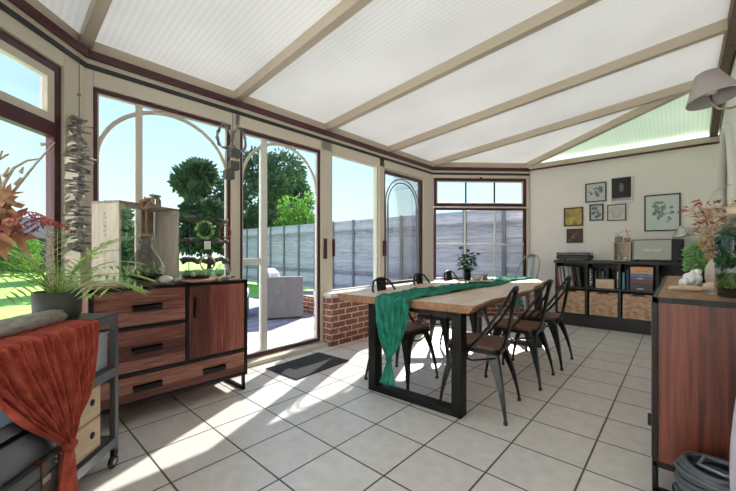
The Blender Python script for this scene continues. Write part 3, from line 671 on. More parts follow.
for k, (y, z) in enumerate(((.01, 2.125), (.005, 2.005), (-.045, 1.905))):
    MB().bbox(.0, .07, y - .05, y + .04, z, z + .085, .005).build('cube', M_grey, hh)
MB().bbox(.01, .05, -.03, .02, 2.092, 2.122, .004).build('pale_bead', M_straw, hh)
MB().tube([(.03, -.01, 1.92), (.03, -.01, 2.58)], .003, 5).build('cord', M_twig, hh)

# ------------------------------------------------------------------ steel trolley, near left   (local X along its front, -Y towards the window side)
CA = rad(-41)
ct = thing('steel_trolley', 'dark grey steel shelf trolley on castors below the left window', 'trolley', (-2.34, .50, 0), CA)
LT = .98; DT = .42; ZC = .855
def cart_shelf(z, nm='shelf'):
    b = MB(); b.bbox(0, LT, -DT, 0, z - .008, z, .002); b.bbox(0, LT, -.012, 0, z - .05, z, .003); b.bbox(0, LT, -DT, -DT + .012, z - .05, z, .003); b.bbox(0, .012, -DT, 0, z - .05, z, .003); b.bbox(LT - .012, LT, -DT, 0, z - .05, z, .003)
    b.build(nm, M_cart, ct)
cart_shelf(ZC, 'top_shelf'); cart_shelf(.56); cart_shelf(.17)
for x in (.014, LT - .014):
    for y in (-.014, -DT + .014):
        MB().bbox(x - .015, x + .015, y - .015, y + .015, .10, ZC - .005, .003).build('post', M_cart, ct)
        cs = MB().bbox(x - .018, x + .018, y - .012, y + .012, .062, .102, .004).build('castor', M_iron, ct)
        b = MB(); b.lathe([(.001, -.011), (.030, -.011), (.034, -.006), (.034, .006), (.030, .011), (.001, .011)], 24, (x + .01, y, .035), Matrix.Rotation(pi / 2, 3, 'X')); b.build('wheel', M_dark, cs)
        b = MB(); b.lathe([(.001, -.0135), (.018, -.0135), (.018, .0135), (.001, .0135)], 16, (x + .01, y, .035), Matrix.Rotation(pi / 2, 3, 'X')); b.build('wheel_hub', M_chrome, cs)
R_c = Matrix.Rotation(CA, 3, 'Z')
def cw(x, y, z): v = R_c @ Vector((x, y, 0)); return (-2.34 + v.x, .50 + v.y, z)
# boxes on the lower shelf
for k, (z, lab) in enumerate(((.171, 'birch drawer box with a round finger hole, on the trolley bottom shelf'), (.338, 'birch drawer box stacked on top of the other on the trolley'))):
    bx_ = thing('drawer_box', lab, 'box', cw(.262, -.215, z), CA, 'birch boxes on the trolley')
    b = MB(); b.bbox(-.16, .14, -.01, .185, 0, .16, .004); b.build('box_body', M_box, bx_)
    b = MB(); b.bbox(-.15, .13, .185, .19, .012, .155, .002); fr_ = b.build('drawer_front', M_box, bx_)
    b = MB(); b.lathe([(.001, 0), (.017, 0), (.017, .0015), (.001, .0015)], 18, (-.085, .1915, .09), Matrix.Rotation(-pi / 2, 3, 'X')); b.build('finger_hole', M_dark, fr_)
ob = MB().bbox(-.13, .13, -.14, .16, 0, .055, .004).build('storage_tray', M_blk); ob.location = cw(.22, -.2, .5035); ob.rotation_euler = (0, 0, CA)
bpy.data.objects.remove(ob)
bk = thing('plastic_basket', 'pale translucent plastic tub of white tissue on the trolley middle shelf', 'basket', cw(.14, -.17, .561), CA)
b = MB()
for z0, z1, g in ((0, .20, 0),):
    for sx0, sx1, sy0, sy1 in ((-.13, .11, -.12, -.112), (-.13, .11, .112, .12), (-.13, -.122, -.12, .12), (.102, .11, -.12, .12)): b.bbox(sx0, sx1, sy0, sy1, 0, .19, .002)
b.bbox(-.13, .11, -.12, .12, 0, .006, .002); b.bbox(-.137, .117, .118, .128, .18, .195, .003); b.build('tub', M_plast, bk)
b = MB(); 
for k in range(7): b.blob((-.10 + .032 * k, .02 * sin(k * 2), .19 + .012 * cos(k * 3)), (.035, .06, .03), k, .25, 7)
b.build('tissue', M_paper, bk)
ob = MB().bbox(0, .50, -.20, 0, 0, .14, .006).build('storage_box', M_cart); ob.location = cw(.43, -.012, .342); ob.rotation_euler = (0, 0, CA); tag(ob, 'dark grey storage box lying on top of the suitcase in the trolley', 'box')
# suitcase on the floor in front
sc = thing('vintage_suitcase', 'dark green vintage suitcase with brown leather straps and brass studs', 'suitcase', cw(.415, -.185, .1715), CA)
b = MB(); b.bbox(0, .54, .0, .20, .0, .165, .018); b.build('case_body', M_case, sc)
b = MB(); b.bbox(-.003, .543, -.003, .203, .108, .114, .002); b.build('lid_seam', M_dark, sc)
for x in (.10, .38):
    b = MB(); b.bbox(x, x + .035, -.004, .204, .162, .169, .002); b.bbox(x, x + .035, .198, .205, .01, .166, .002); st = b.build('strap', M_leather, sc)
    b = MB(); b.bbox(x - .004, x + .039, .204, .210, .085, .11, .002); b.build('buckle', M_brass, st)
b = MB()
b.bbox(-.003, .045, .165, .204, .125, .168, .003)
b.build('corner_guard', M_leather, sc)
for k, (x, z) in enumerate(((.015, .135), (.035, .135), (.015, .155), (.035, .155), (.06, .135), (.06, .155))): MB().blob((x, .204, z), .005, k, 0, 6).build('stud', M_chrome, sc)
MB().tube([(.20, .20, .08), (.21, .225, .075), (.30, .225, .075), (.31, .20, .08)], .006, 8).build('handle', M_leather, sc)
# red gauze
rc = thing('red_gauze_cloth', 'rust red gauze cloth draped over the trolley and knotted below', 'cloth', (-2.34, .50, 0), CA)
def redc(u, v):
    # v 0..0.18 on top, rest hanging and gathering to a knot
    x0 = .25 + .60 * u
    if v < .18:
        q = v / .18; y = -.18 * (1 - q) - .0 + .012 * q; z = ZC + .008 + .004 * sin(u * 60) - .0 * q; x = x0 + .02 * sin(u * 9 + v * 20); return (x, y, z)
    q = (v - .18) / .82; g = q ** 1.6; xk = .425
    x = x0 * (1 - g) + (xk + (u - .5) * .03) * g
    amp = .016 * (1 - .3 * q)
    y = .018 + amp * sin(u * 96 + 2.2 * sin(u * 13) + q * 3) + .006 * sin(u * 190 + 3 * sin(q * 4 + u * 8)) + .005 * sin(u * 47 + 3 * q) + .03 * sin(pi * q) * (1 - abs(u - .5))
    z = ZC + .006 - q * .50 + .0
    z += (1 - g) * 0 
    return (x, y + .012, z)
b = MB(); b.grid(redc, 260, 60); b.build('draped_cloth', M_red, rc, solid=.002)
b = MB(); b.blob((.425, .035, .35), (.032, .03, .035), 4, .25, 10); b.build('knot', M_red, rc)
def redt(u, v):
    a = 2 * pi * u; r = (.022 + .028 * v) * (1 + .25 * sin(a * 5 + 3 * v)); return (.432 + r * cos(a) + .015 * v, .035 + r * sin(a) * .7, .335 - .30 * v)
b = MB(); b.grid(redt, 48, 14); b.build('cloth_tail', M_red, rc, solid=.002)
# driftwood plank, pot with fern
dw = MB(); dw.tube([(0, 0, 0), (.15, .004, .002), (.32, .0, .0), (.48, -.004, .003), (.66, 0, 0)], [.052, .056, .054, .056, .05], 6, flat=.68)
ob = dw.build('driftwood_log', M_drift); ob.location = cw(.285, -.115, ZC + .036); ob.rotation_euler = (0, 0, CA); tag(ob, 'weathered grey driftwood log lying on the trolley above the red cloth', 'driftwood')
pf = thing('potted_fern', 'feathery green palm in a dark grey pot on the trolley top', 'plant', cw(.105, -.235, ZC + .001))
b = MB(); b.lathe([(.001, 0), (.088, 0), (.098, .02), (.102, .135), (.096, .135), (.092, .12), (.001, .12)], 40); b.build('pot', M_grey, pf)
MB().lathe([(.001, .118), (.090, .119), (.090, .121), (.001, .124)], 30).build('soil', M_soil, pf)
rnd = random.Random(31)
for k in range(32):
    a = 2 * pi * k / 32 + rnd.uniform(-.2, .2); L = rnd.uniform(.34, .52); el = rnd.uniform(.65, 1.4); b = MB()
    pts = []; p = Vector((.03 * cos(a), .03 * sin(a), .12)); d = Vector((cos(a) * cos(el), sin(a) * cos(el), sin(el)))
    for i in range(13): pts.append(p.copy()); p = p + d * L / 12; d = (d + Vector((cos(a) * .04, sin(a) * .04, -.115))).normalized()
    b.tube(pts, [.003 * (1 - i / 16) for i in range(13)], 4)
    for i in range(3, 13):
        t_ = (pts[min(i + 1, 12)] - pts[i - 1]).normalized(); sd = t_.cross(Vector((0, 0, 1))).normalized(); ll = .115 * sin(pi * (i - 1.5) / 13) + .02
        for sg in (-1, 1): b.leaf(pts[i], t_ * .8 + sd * sg + Vector((0, 0, -.05)), ll, .013, nrm=(0, 0, 1), droop=.12)
    b.build('frond', M_fern, pf)
b = MB()
for k in range(9):
    a = k * .7; b.leaf((0, 0, 0), (cos(a), sin(a), -.2), .06, .014, nrm=(0, 0, 1), droop=.3)
sp_ = b.build('hanging_leaf', M_fern, pf); sp_.location = (.12, .11, .12)
# dried arrangement beyond the left edge
da = thing('dried_arrangement', 'dried orange palm leaves and antler like branches in a tall vase at the left window', 'dried plant', cw(.52, -.34, ZC + .001))
MB().lathe([(.001, 0), (.05, 0), (.06, .08), (.04, .2), (.035, .25), (.03, .25), (.03, .2), (.001, .19)], 24).build('vase', M_grey, da)
rv = Vector((.742, .67, 0)); rnd = random.Random(41); zb0 = ZC
def wpt(px, py, o_=0):
    t = (px + 45) / 346 * 1.4; return Vector((rv.x * t - rv.y * o_, rv.y * t + rv.x * o_, 1.2 + (251 - py) * 1.4 / 346 - zb0))
b = MB()
for k in range(110):
    px = rnd.uniform(-20, 16); py = rnd.uniform(196, 240)
    b.leaf(wpt(px, py, rnd.uniform(-.05, .05)), rv * rnd.uniform(-.2, .8) + Vector((rnd.uniform(-.3, .3), rnd.uniform(-.3, .3), rnd.uniform(-1.0, .7))), rnd.uniform(.05, .11), rnd.uniform(.02, .045), droop=.15)
b.build('dried_leaves', M_dryor, da)
b = MB()
b.tube([(0, 0, .2), wpt(-30, 270), wpt(-10, 230)], .008, 6)
for pts in ([(-10, 235), (5, 205), (17, 188), (34, 163), (51, 141)], [(5, 200), (7, 184), (14, 168), (25, 160), (38, 157)], [(4, 198), (3, 182), (-3, 165), (0, 150)], [(26, 174), (26, 168)], [(9, 178), (12, 168)], [(-3, 165), (2, 160), (9, 154)], [(46, 146), (52, 144)], [(20, 186), (24, 178)]):
    b.tube([wpt(px, py, .01 * i) for i, (px, py) in enumerate(pts)], [.0075 * (1 - .6 * i / (len(pts) - 1)) for i in range(len(pts))], 7)
b.build('branch', M_bleach, da)
b = MB()
for q in range(5):
    pts = [wpt(10 + 52 * s_, 238 - 24 * sin(s_ * 2.2) + 3 * q * s_, .03 * q - .05) for s_ in [i / 12 for i in range(13)]]
    b.tube(pts, .0022, 4)
    for p in pts[2:]:
        for _ in range(3): b.leaf(p, (rnd.uniform(-1, 1), rnd.uniform(-1, 1), -.6), .022, .007, seg=2)
b.build('red_spray', M_dryred, da)

# ------------------------------------------------------------------ doormat
ob = MB().bbox(-.24, .24, -.36, .36, 0, .012, .004).build('doormat', M_mat); ob.location = (-2.90, 2.28, .001); ob.rotation_euler = (0, 0, rad(3)); tag(ob, 'charcoal doormat on the tiles in front of the sliding door', 'doormat')

# ------------------------------------------------------------------ dining table
TA = rad(3.0)
tb = thing('dining_table', 'long live edge wooden dining table on black steel frames', 'table', (-1.58, 2.23, 0), TA)
ZTT = .81; TH = .06; TL = 2.85
rnd = random.Random(15)
NL = 40; left = []; right = []
for i in range(NL + 1):
    t = i / NL; y = TL * t
    xl = -.74 + .20 * t + .02 * sin(t * 9) + .012 * sin(t * 31); xr = .515 - .03 * sin(t * 8 + 1) + .014 * sin(t * 27) - .05 * t
    if i == 0: xl -= .02
    left.append((xl, y - .0 + (.0 if i else -.02))); right.append((xr, y + (.0 if i else .06)))
b = MB(); n_ = NL + 1
vs = [(x, y, ZTT) for x, y in left] + [(x, y, ZTT) for x, y in right] + [(x + .028, y, ZTT - TH) for x, y in left] + [(x - .035, y, ZTT - TH) for x, y in right] + [(x - .006, y, ZTT - .012) for x, y in left] + [(x + .008, y, ZTT - .012) for x, y in right]
fs = []; 
for i in range(NL):
    L0, R0, Lb, Rb, Lm, Rm = i, n_ + i, 2 * n_ + i, 3 * n_ + i, 4 * n_ + i, 5 * n_ + i
    b_ = [(L0, R0, R0 + 1, L0 + 1), (Lb, Lb + 1, Rb + 1, Rb)]; fs += b_
b.add(vs, fs)
b.m = 1; off = len(b.v); b.add(vs, [f for i in range(NL) for f in ((i, i + 1, 4 * n_ + i + 1, 4 * n_ + i), (4 * n_ + i, 4 * n_ + i + 1, 2 * n_ + i + 1, 2 * n_ + i), (n_ + i, 5 * n_ + i, 5 * n_ + i + 1, n_ + i + 1), (5 * n_ + i, 3 * n_ + i, 3 * n_ + i + 1, 5 * n_ + i + 1))]
      + [(0, 4 * n_, 2 * n_, 3 * n_, 5 * n_, n_), (NL, n_ + NL, 5 * n_ + NL, 3 * n_ + NL, 2 * n_ + NL, 4 * n_ + NL)])
b.build('tabletop', [M_oak, M_oakE], tb)
for y in (.02, 2.35):
    b = MB(); b.bbox(-.43, -.355, y, y + .10, 0, ZTT - TH, .004); b.bbox(.345, .42, y, y + .10, 0, ZTT - TH, .004); b.bbox(-.43, .42, y, y + .10, 0, .05, .004); b.bbox(-.43, .42, y, y + .10, ZTT - TH - .03, ZTT - TH, .003)
    b.build('leg_frame', M_iron, tb)
# runner
rn = thing('table_runner', 'emerald green gauze runner lying along the dining table, knotted at its hanging end', 'table runner', (-1.58, 2.23, 0), TA)
def runner(u, v):
    # v along: 0..1 from near hanging to far hanging
    wd = .33; cx = -.16 + .22 * max(0, v - .15) + .02 * sin(v * 14)
    fold = .010 * (sin(u * 38 + 3 * sin(v * 19)) + .8 * sin(u * 67 + 9 * sin(v * 11)) + .5 * sin(v * 150 + 5 * sin(u * 9)))
    if v < .18:
        q = 1 - v / .18; g = q ** 2.4
        x = (cx + (u - .5) * wd) * (1 - g) + (-.165 + (u - .5) * .035) * g
        return (x, -.035 - .012 + fold * (1 - .5 * q) + .0, ZTT + .012 - q * .49)
    if v > .93:
        q = (v - .93) / .07; g = q ** 1.5
        x = (cx + (u - .5) * wd) * (1 - g) + (cx + (u - .5) * .04) * g
        return (x, TL + .02 + fold, ZTT + .01 - q * .26)
    t = (v - .18) / .75
    return (cx + (u - .5) * wd * (1 + .12 * sin(v * 22)), -.035 + t * (TL + .05), ZTT + .016 + fold * .9)
b = MB(); b.grid(runner, 90, 300); b.build('gauze_cloth', M_green, rn, solid=.002)
MB().blob((-.165, -.045, ZTT - .48), (.028, .024, .032), 5, .25, 10).build('knot', M_green, rn)
def rt(u, v): a = 2 * pi * u; r = (.018 + .045 * v) * (1 + .25 * sin(a * 5 + 3 * v)); return (-.165 + r * cos(a) - .01 * v, -.045 + r * sin(a) * .5, ZTT - .50 - .18 * v)
b = MB(); b.grid(rt, 48, 10); b.build('cloth_tail', M_green, rn, solid=.002)
MB().blob((.0, TL + .02, ZTT - .27), (.03, .03, .03), 6, .3, 9).build('knot', M_green, rn)
def rt2(u, v): a = 2 * pi * u; r = (.015 + .035 * v) * (1 + .25 * sin(a * 5 + 3 * v)); return (.0 + r * cos(a), TL + .02 + r * sin(a) * .5, ZTT - .28 - .11 * v)
b = MB(); b.grid(rt2, 40, 8); b.build('cloth_tail', M_green, rn, solid=.002)

# table centre: tray, vase with flowers, bowl, candle
RT = Matrix.Rotation(TA, 3, 'Z')
def tw(x, y, z): v = RT @ Vector((x, y, 0)); return (-1.58 + v.x, 2.23 + v.y, z)
ob = MB().bbox(-.20, .20, -.10, .10, 0, .014, .005).build('serving_board', M_box); ob.location = tw(-.13, 1.62, ZTT + .036); ob.rotation_euler = (0, 0, rad(42)); tag(ob, 'pale wooden board under the flowers on the green runner', 'board')
zb = ZTT + .051
vp_ = tw(-.19, 1.56, zb)
fv = thing('flower_vase', 'dark leafy purple flowered plant in a dark glass vase on the table', 'plant', vp_)
MB().lathe([(.001, 0), (.036, 0), (.042, .06), (.038, .13), (.03, .13), (.001, .12)], 24).build('vase', M_gun, fv)
b = MB(); rnd = random.Random(51)
for k in range(9):
    a = k * .7; p1 = Vector((.10 * cos(a), .10 * sin(a), .20)); b.tube([(0, 0, .1), p1 * .5 + Vector((0, 0, .1)), p1], .003, 4)
b.build('stem', M_leafd, fv)
b = MB()
for k in range(150):
    a = rnd.uniform(0, 6.28); r = rnd.uniform(.02, .13); z = rnd.uniform(.13, .30)
    b.leaf((r * cos(a) * .8, r * sin(a) * .8, z), (cos(a), sin(a), rnd.uniform(-.5, .8)), rnd.uniform(.05, .09), .032, nrm=(0, 0, 1), droop=.2)
b.build('leaves', M_leafd, fv)
for k, (dx, dy, z) in enumerate(((-.05, -.06, .37), (.09, .10, .30), (.0, .02, .34))):
    b = MB(); b.tube([(dx * .6, dy * .6, .22), (dx, dy, z)], .0025, 4)
    for j in range(26): b.leaf((dx, dy, z), (rnd.uniform(-1, 1), rnd.uniform(-1, 1), rnd.uniform(-.4, 1)), .028, .016, seg=2)
    b.build('flower', M_purple, fv)
vv = tw(-.105, 1.64, zb)
ob = MB().lathe([(.001, 0), (.035, 0), (.065, .035), (.07, .06), (.064, .06), (.03, .012), (.001, .01)], 28).build('white_bowl', M_stone); ob.location = vv; tag(ob, 'small white bowl right of the dark vase', 'bowl')
cd = thing('glass_candle_holder', 'small pale candle holder at the end of the wooden board', 'candle holder', tw(-.03, 1.70, zb))
MB().lathe([(.001, 0), (.025, 0), (.028, .06), (.001, .055)], 20).build('candle', M_straw, cd)
MB().lathe([(.03, 0), (.033, .075)], 20).build('glass_cup', M_clear, cd)

# ------------------------------------------------------------------ chairs    (front +Y)
def make_chair(label):
    t = thing('metal_chair', label, 'chair', group='black metal chairs around the dining table')
    Z = .49; r = .195
    def rr(hw, hd, rad_=.05, n=5):
        P = []
        for cx, cy, a0 in ((hw - rad_, hd - rad_, 0), (-hw + rad_, hd - rad_, pi / 2), (-hw + rad_, -hd + rad_, pi), (hw - rad_, -hd + rad_, 3 * pi / 2)):
            for i in range(n + 1): a = a0 + pi / 2 * i / n; P.append((cx + rad_ * cos(a), cy + rad_ * sin(a)))
        return P
    MB().prism(rr(.185, .19), Z - .002, Z + .018).build('seat', M_seat, t)
    b = MB(); b.prism(rr(.195, .20), Z - .035, Z - .002); b.build('seat_frame', M_gun, t)
    for sx in (-1, 1):
        for sy in (-1, 1):
            b = MB(); top = Vector((sx * .155, sy * .16, Z - .03)); foot = Vector((sx * .235, sy * (.25 if sy < 0 else .225), 0.0))
            vs = []; n = 7
            for i in range(n + 1):
                q = i / n; c_ = top.lerp(foot, q); w_ = .062 * (1 - q) ** 1.6 + .017; th = .014
                c_ += Vector((sx, sy, 0)) * (.010 * sin(pi * q))
                # angle-section leg: outer corner plus two flanges
                o_ = c_ + Vector((sx * .012, sy * .012, 0))
                vs += [o_, o_ - Vector((sx * w_, 0, 0)), o_ - Vector((sx * w_, sy * .010, 0)), o_ - Vector((sx * th, sy * th, 0)), o_ - Vector((sx * .010, sy * w_, 0)), o_ - Vector((0, sy * w_, 0))]
            fs = []
            for i in range(n):
                for k in range(6): fs.append((i * 6 + k, i * 6 + (k + 1) % 6, (i + 1) * 6 + (k + 1) % 6, (i + 1) * 6 + k))
            fs += [tuple(range(6)), tuple(n * 6 + k for k in range(6))]
            b.add(vs, fs); lg = b.build('leg', M_gun, t)
            MB().bbox(foot.x - .012 + sx * 0, foot.x + .014, foot.y - .013, foot.y + .013, 0, .022, .004).build('foot_cap', M_dark, lg)
    b = MB()
    for sx in (-1, 1): b.tube([(sx * .17, -.17, Z - .06), (sx * .185, 0, Z - .10), (sx * .17, .165, Z - .06)], .008, 6)
    b.tube([(-.17, .17, Z - .06), (0, .185, Z - .10), (.17, .17, Z - .06)], .008, 6)
    b.build('stretcher', M_gun, t)
    pts = []
    half = [(.185, .02, Z - .01), (.190, -.05, Z + .07), (.188, -.12, Z + .16), (.180, -.185, Z + .26), (.160, -.235, Z + .35), (.115, -.262, Z + .415), (.055, -.270, Z + .44)]
    pts = [Vector(p) for p in half] + [Vector((0, -.272, Z + .445))] + [Vector((-p[0], p[1], p[2])) for p in half[::-1]]
    MB().tube(pts, .0105, 8).build('back_hoop', M_gun, t)
    b = MB()
    def spl(u, v): 
        wd = .052 + .018 * v; y = -.185 - .085 * v ** .8 - .012 * (1 - (2 * u - 1) ** 2); return ((u - .5) * 2 * wd, y, Z - .02 + .455 * v)
    b.grid(spl, 8, 10); b.build('back_splat', M_gun, t, solid=.005)
    return t
c0 = make_chair('black metal chair with wood seat, nearest chair on the right side of the table')
c0.location = (-1.175, 2.60, 0); c0.rotation_euler = (0, 0, rad(98))
dup(c0, (-1.155, 3.43, 0), rad(92), 'black metal chair with wood seat, middle chair on the right side of the table')
dup(c0, (-1.14, 4.11, 0), rad(91), 'black metal chair with wood seat, farthest chair on the right side of the table')
dup(c0, (-1.93, 2.62, 0), rad(-90), 'black metal chair behind the hanging green runner, nearest on the brick wall side')
dup(c0, (-2.03, 3.45, 0), rad(-88), 'black metal chair on the brick wall side, second from the table end with the knot')
dup(c0, (-2.04, 4.16, 0), rad(-91), 'black metal chair on the brick wall side, farthest from the sliding door')
# tall grey chair at the far end
t = dup(c0, (-1.93, 5.90, 0), rad(165), 'lighter grey tall backed metal chair at the far end of the table'); t.scale = (1.0, 1.0, 1.22)
M_zinc = mat('zinc_grey', (.33, .34, .33), .35, .6)
for ch in t.children:
    if ch.name.split('.')[0] != 'seat':
        me = ch.data.copy(); me.materials[0] = M_zinc; ch.data = me

# ------------------------------------------------------------------ bookshelf at the back wall
YS = 6.33; DS = .42; XS = -1.545; HS = 1.05; WS = 1.90
bs = thing('bookshelf', 'wide black cube bookshelf standing against the back wall', 'bookshelf', (XS, YS, 0))
cols = [0, .445, .868, 1.30, WS]; zc = [.20, .615, HS - .045]
b = MB(); b.bbox(-.02, WS, -.01, DS, HS - .045, HS, .003); b.bbox(0, WS, 0, DS, .165, .20, .002); b.bbox(0, WS, .02, DS, 0, .165, .002); b.bbox(0, WS, .0, DS, .60, .63, .002)
for c_ in cols: x0 = c_ if c_ == 0 else c_ - .015; x0 = min(x0, WS - .03); b.bbox(x0, x0 + .03, 0, DS, .165, HS - .045, .002)
b.box(0, WS, DS - .01, DS, .165, HS - .045); b.build('shelf_carcass', M_blk, bs)
for k in range(3):
    x0 = XS + cols[k] + .035; x1 = XS + cols[k + 1] - .02
    wb = thing('woven_basket', ['woven basket in the left lower compartment, half behind a chair', 'woven basket in the second lower compartment of the black shelf', 'woven basket in the third lower compartment of the black shelf'][k], 'basket', ((x0 + x1) / 2, YS + .20, .2005), group='woven baskets in the black shelf')
    h = (x1 - x0) / 2
    b = MB(); b.bbox(-h, h, -.185, .18, 0, .365, .012); b.build('basket_body', M_weave, wb)
    b = MB(); b.bbox(-.07, .07, -.19, -.18, .34, .368, .004); b.build('handle_slot', M_dark, wb)
# records and books, every one its own
cols_rec = [('red', (.50, .10, .10)), ('white', (.75, .74, .72)), ('rose', (.55, .28, .28)), ('pale', (.70, .70, .66)), ('dark grey', (.06, .06, .07)), ('pale blue', (.45, .62, .66)), ('cream', (.66, .60, .50)), ('teal', (.12, .30, .34)), ('white', (.74, .74, .74)), ('brown', (.24, .14, .10)), ('black', (.02, .02, .02)), ('charcoal', (.05, .05, .05)), ('black', (.02, .02, .02)), ('grey', (.2, .2, .2))]
ORD = ['first', 'second', 'third', 'fourth', 'fifth', 'sixth', 'seventh', 'eighth', 'ninth', 'tenth', 'eleventh', 'twelfth', 'thirteenth', 'fourteenth', 'fifteenth']
rnd = random.Random(8)
def book(name, lab, cat, grp, x0, wd, h, d, lean, col, z, y=YS + .03):
    b = MB(); b.bbox(0, wd, 0, d, 0, h, min(.002, wd * .2)); o = b.build(name, mat('cover_' + lab.split()[0], col, .6))
    o.location = (x0, y, z); o.rotation_euler = (0, lean, 0); return tag(o, lab, cat, grp)
x = XS + .045
for k, (nm, c_) in enumerate(cols_rec):
    ln = .10 if k < 9 else .16
    book('record_sleeve', nm + ' record sleeve, ' + ORD[k] + ' from the left in the upper left compartment', 'record', 'records in the upper left compartment', x, .010 + .008 * (k % 3 == 0), .31 + .01 * (k % 2), .30, -.12, c_, .6305 + .0, YS + .02 + .01 * (k % 2)); x += .0235
# second compartment
x = XS + .445 + .03
book('book', 'black book with white lettering, leftmost in the second upper compartment', 'book', 'books in the second upper compartment', x, .05, .30, .25, 0, (.02, .02, .02), .6305)
ob = MB()
for k in range(6): ob.bbox(x + .012, x + .012 + rnd.uniform(.012, .03), YS + .028, YS + .0295, .66 + .042 * k, .685 + .042 * k, .0005)
ob = ob.build('spine_lettering', M_paper); ob.parent = bpy.data.objects['book']; ob.matrix_parent_inverse = Matrix.Translation((-x, -(YS + .03), -.6305))
for k, (nm, c_, wd, h) in enumerate((('dark grey', (.08, .09, .10), .03, .27), ('black', (.02, .02, .02), .035, .28), ('blue grey', (.15, .20, .24), .03, .25), ('black', (.015, .015, .015), .05, .30))):
    x += .058 if k == 0 else .045
    book('book', nm + ' book, ' + ORD[k + 1] + ' from the left in the second upper compartment', 'book', 'books in the second upper compartment', x, wd, h, .25, 0, c_, .6305)
bb = thing('cardboard_box', 'white and blue upright box at the right of the second upper compartment', 'box', (XS + .82, YS + .10, .6305))
MB().bbox(-.045, .03, -.07, .2, 0, .25, .003).build('box_body', M_paper, bb); MB().bbox(-.025, .012, -.072, -.0702, .09, .14, .0005).build('printed_band', mat('blue_print', (.12, .30, .50), .6), bb)
ob = MB().bbox(-.13, .10, -.08, .10, 0, .135, .004).build('wicker_tray', M_box); ob.location = (XS + .705, YS + .065, .6305)
ob.location = (XS + .69, YS - .0, .6305); 
tag(ob, 'pale tan box in front of the books in the second upper compartment', 'box')
ob.location = (XS + .70, YS + .085, .6305); 
for q in [o for o in bpy.data.objects if o.name.startswith('book') and o.get('label') and 'second upper' in o['label'] and 'leftmost' not in o['label']]: q.location.y = YS + .155
bb.location = (XS + .845, YS + .22, .6305); bb.children[0].scale = (.5, 1, 1)
bb.children[1].scale = (.6, 1, 1)
# third compartment: teal vertical book and stacked boxes
x3 = XS + .868 + .03
book('book', 'teal tall book, leftmost in the third upper compartment', 'book', 'books in the third upper compartment', x3 + .0, .03, .25, .24, .0, (.10, .36, .45), .6305)
book('book', 'dark blue tall book beside the teal one in the third compartment', 'book', 'books in the third upper compartment', x3 + .05, .03, .29, .24, 0, (.04, .05, .09), .6305)
stk = [('dark grey game box with a white mark, bottom of the third compartment stack', (.06, .045, .06), .10), ('maroon edged dark game box, second from the bottom of the stack', (.20, .05, .07), .05), ('violet game box with a white mark, middle of the third compartment stack', (.16, .10, .22), .045), ('blue game box under the orange one in the third compartment', (.10, .22, .36), .045), ('orange and pink picture game box, topmost in the third compartment', (.62, .25, .16), .10)]
z = .6305
for k, (lab, c_, h) in enumerate(stk):
    o = MB().bbox(0, .26, 0, .26, 0, h - .001, .002).build('game_box', mat('game_box_%s' % lab.split()[0], c_, .5, noise=((min(1, c_[0] * 1.6), min(1, c_[1] * 2), min(1, c_[2] * 1.5)), 14, (1, 1, 3)))); o.location = (x3 + .095, YS + .03, z); z += h
    tag(o, lab, 'board game', 'board games stacked in the third compartment')
    if 'white mark' in lab:
        m_ = MB(); m_.prism([(.07, .0), (.16, 0), (.15, .012), (.12, .02), (.10, .016), (.08, .012)], 0, .001, Matrix(((1, 0, 0, 0), (0, 0, -1, -.0005), (0, 1, 0, .012), (0, 0, 0, 1)))).build('white_mark', M_paper, o)
# fourth compartment
x4 = XS + 1.33
ob = MB().bbox(0, .24, 0, .25, 0, .19, .004).build('storage_box', M_twig); ob.location = (x4, YS + .05, .6305); tag(ob, 'dark brown box in the fourth upper compartment', 'box')
ob = MB().bbox(0, .16, 0, .22, 0, .30, .004).build('storage_box', mat('pale_teal', (.25, .48, .55), .6)); ob.location = (x4 + .30, YS + .04, .6305); tag(ob, 'pale teal box in the fourth upper compartment', 'box')
# turntable
tt = thing('record_player', 'slim black record player on the left end of the bookshelf', 'record player', (XS + .24, YS + .20, HS + .001))
MB().bbox(-.23, .24, -.17, .17, .015, .075, .006).build('plinth', M_blk, tt); MB().bbox(-.23, .24, -.17, .17, .077, .125, .012).build('dust_cover', mat('smoked_cover', (.03, .03, .035), .1), tt)
for x in (-.18, .19):
    for y in (-.13, .13): MB().lathe([(.001, 0), (.02, 0), (.02, .016), (.001, .016)], 14, (x, y, 0)).build('foot', M_dark, tt)
# small shelf unit
ss = thing('tiny_shelf', 'small pale wooden shelf cube standing next to the speaker', 'shelf', (XS + .795, YS + .11, HS + .001))
b = MB(); b.bbox(-.02, 0, 0, .16, 0, .27, .002); b.bbox(.18, .20, 0, .16, 0, .27, .002); b.bbox(-.02, .20, 0, .16, .27, .285, .002); b.bbox(-.02, .20, 0, .16, 0, .012, .002); b.bbox(-.02, .20, .15, .16, 0, .28, .001)
b.build('shelf_frame', M_pale, ss)
sx, sy, sz = XS + .795, YS + .11, HS + .001
pt = thing('blue_planter', 'small blue black planter with a dried twig on the tiny shelf', 'pot', (sx + .045, sy + .07, sz + .2865))
MB().bbox(-.045, .045, -.04, .04, 0, .085, .008).build('pot', mat('blue_glaze', (.035, .06, .10), .3), pt)
b = MB(); b.tube([(0, 0, .08), (-.01, 0, .13), (.04, 0, .155), (.12, 0, .15), (.15, 0, .17)], .003, 5); b.tube([(.0, 0, .08), (-.04, 0, .14)], .003, 5); b.build('twig', M_dryred, pt)
pt = thing('terracotta_planter', 'small terracotta pot with a thin twig on the tiny shelf', 'pot', (sx + .145, sy + .07, sz + .2865))
MB().lathe([(.001, 0), (.03, 0), (.042, .03), (.036, .06), (.001, .055)], 20).build('pot', mat('terracotta_pot', (.45, .18, .12), .6), pt)
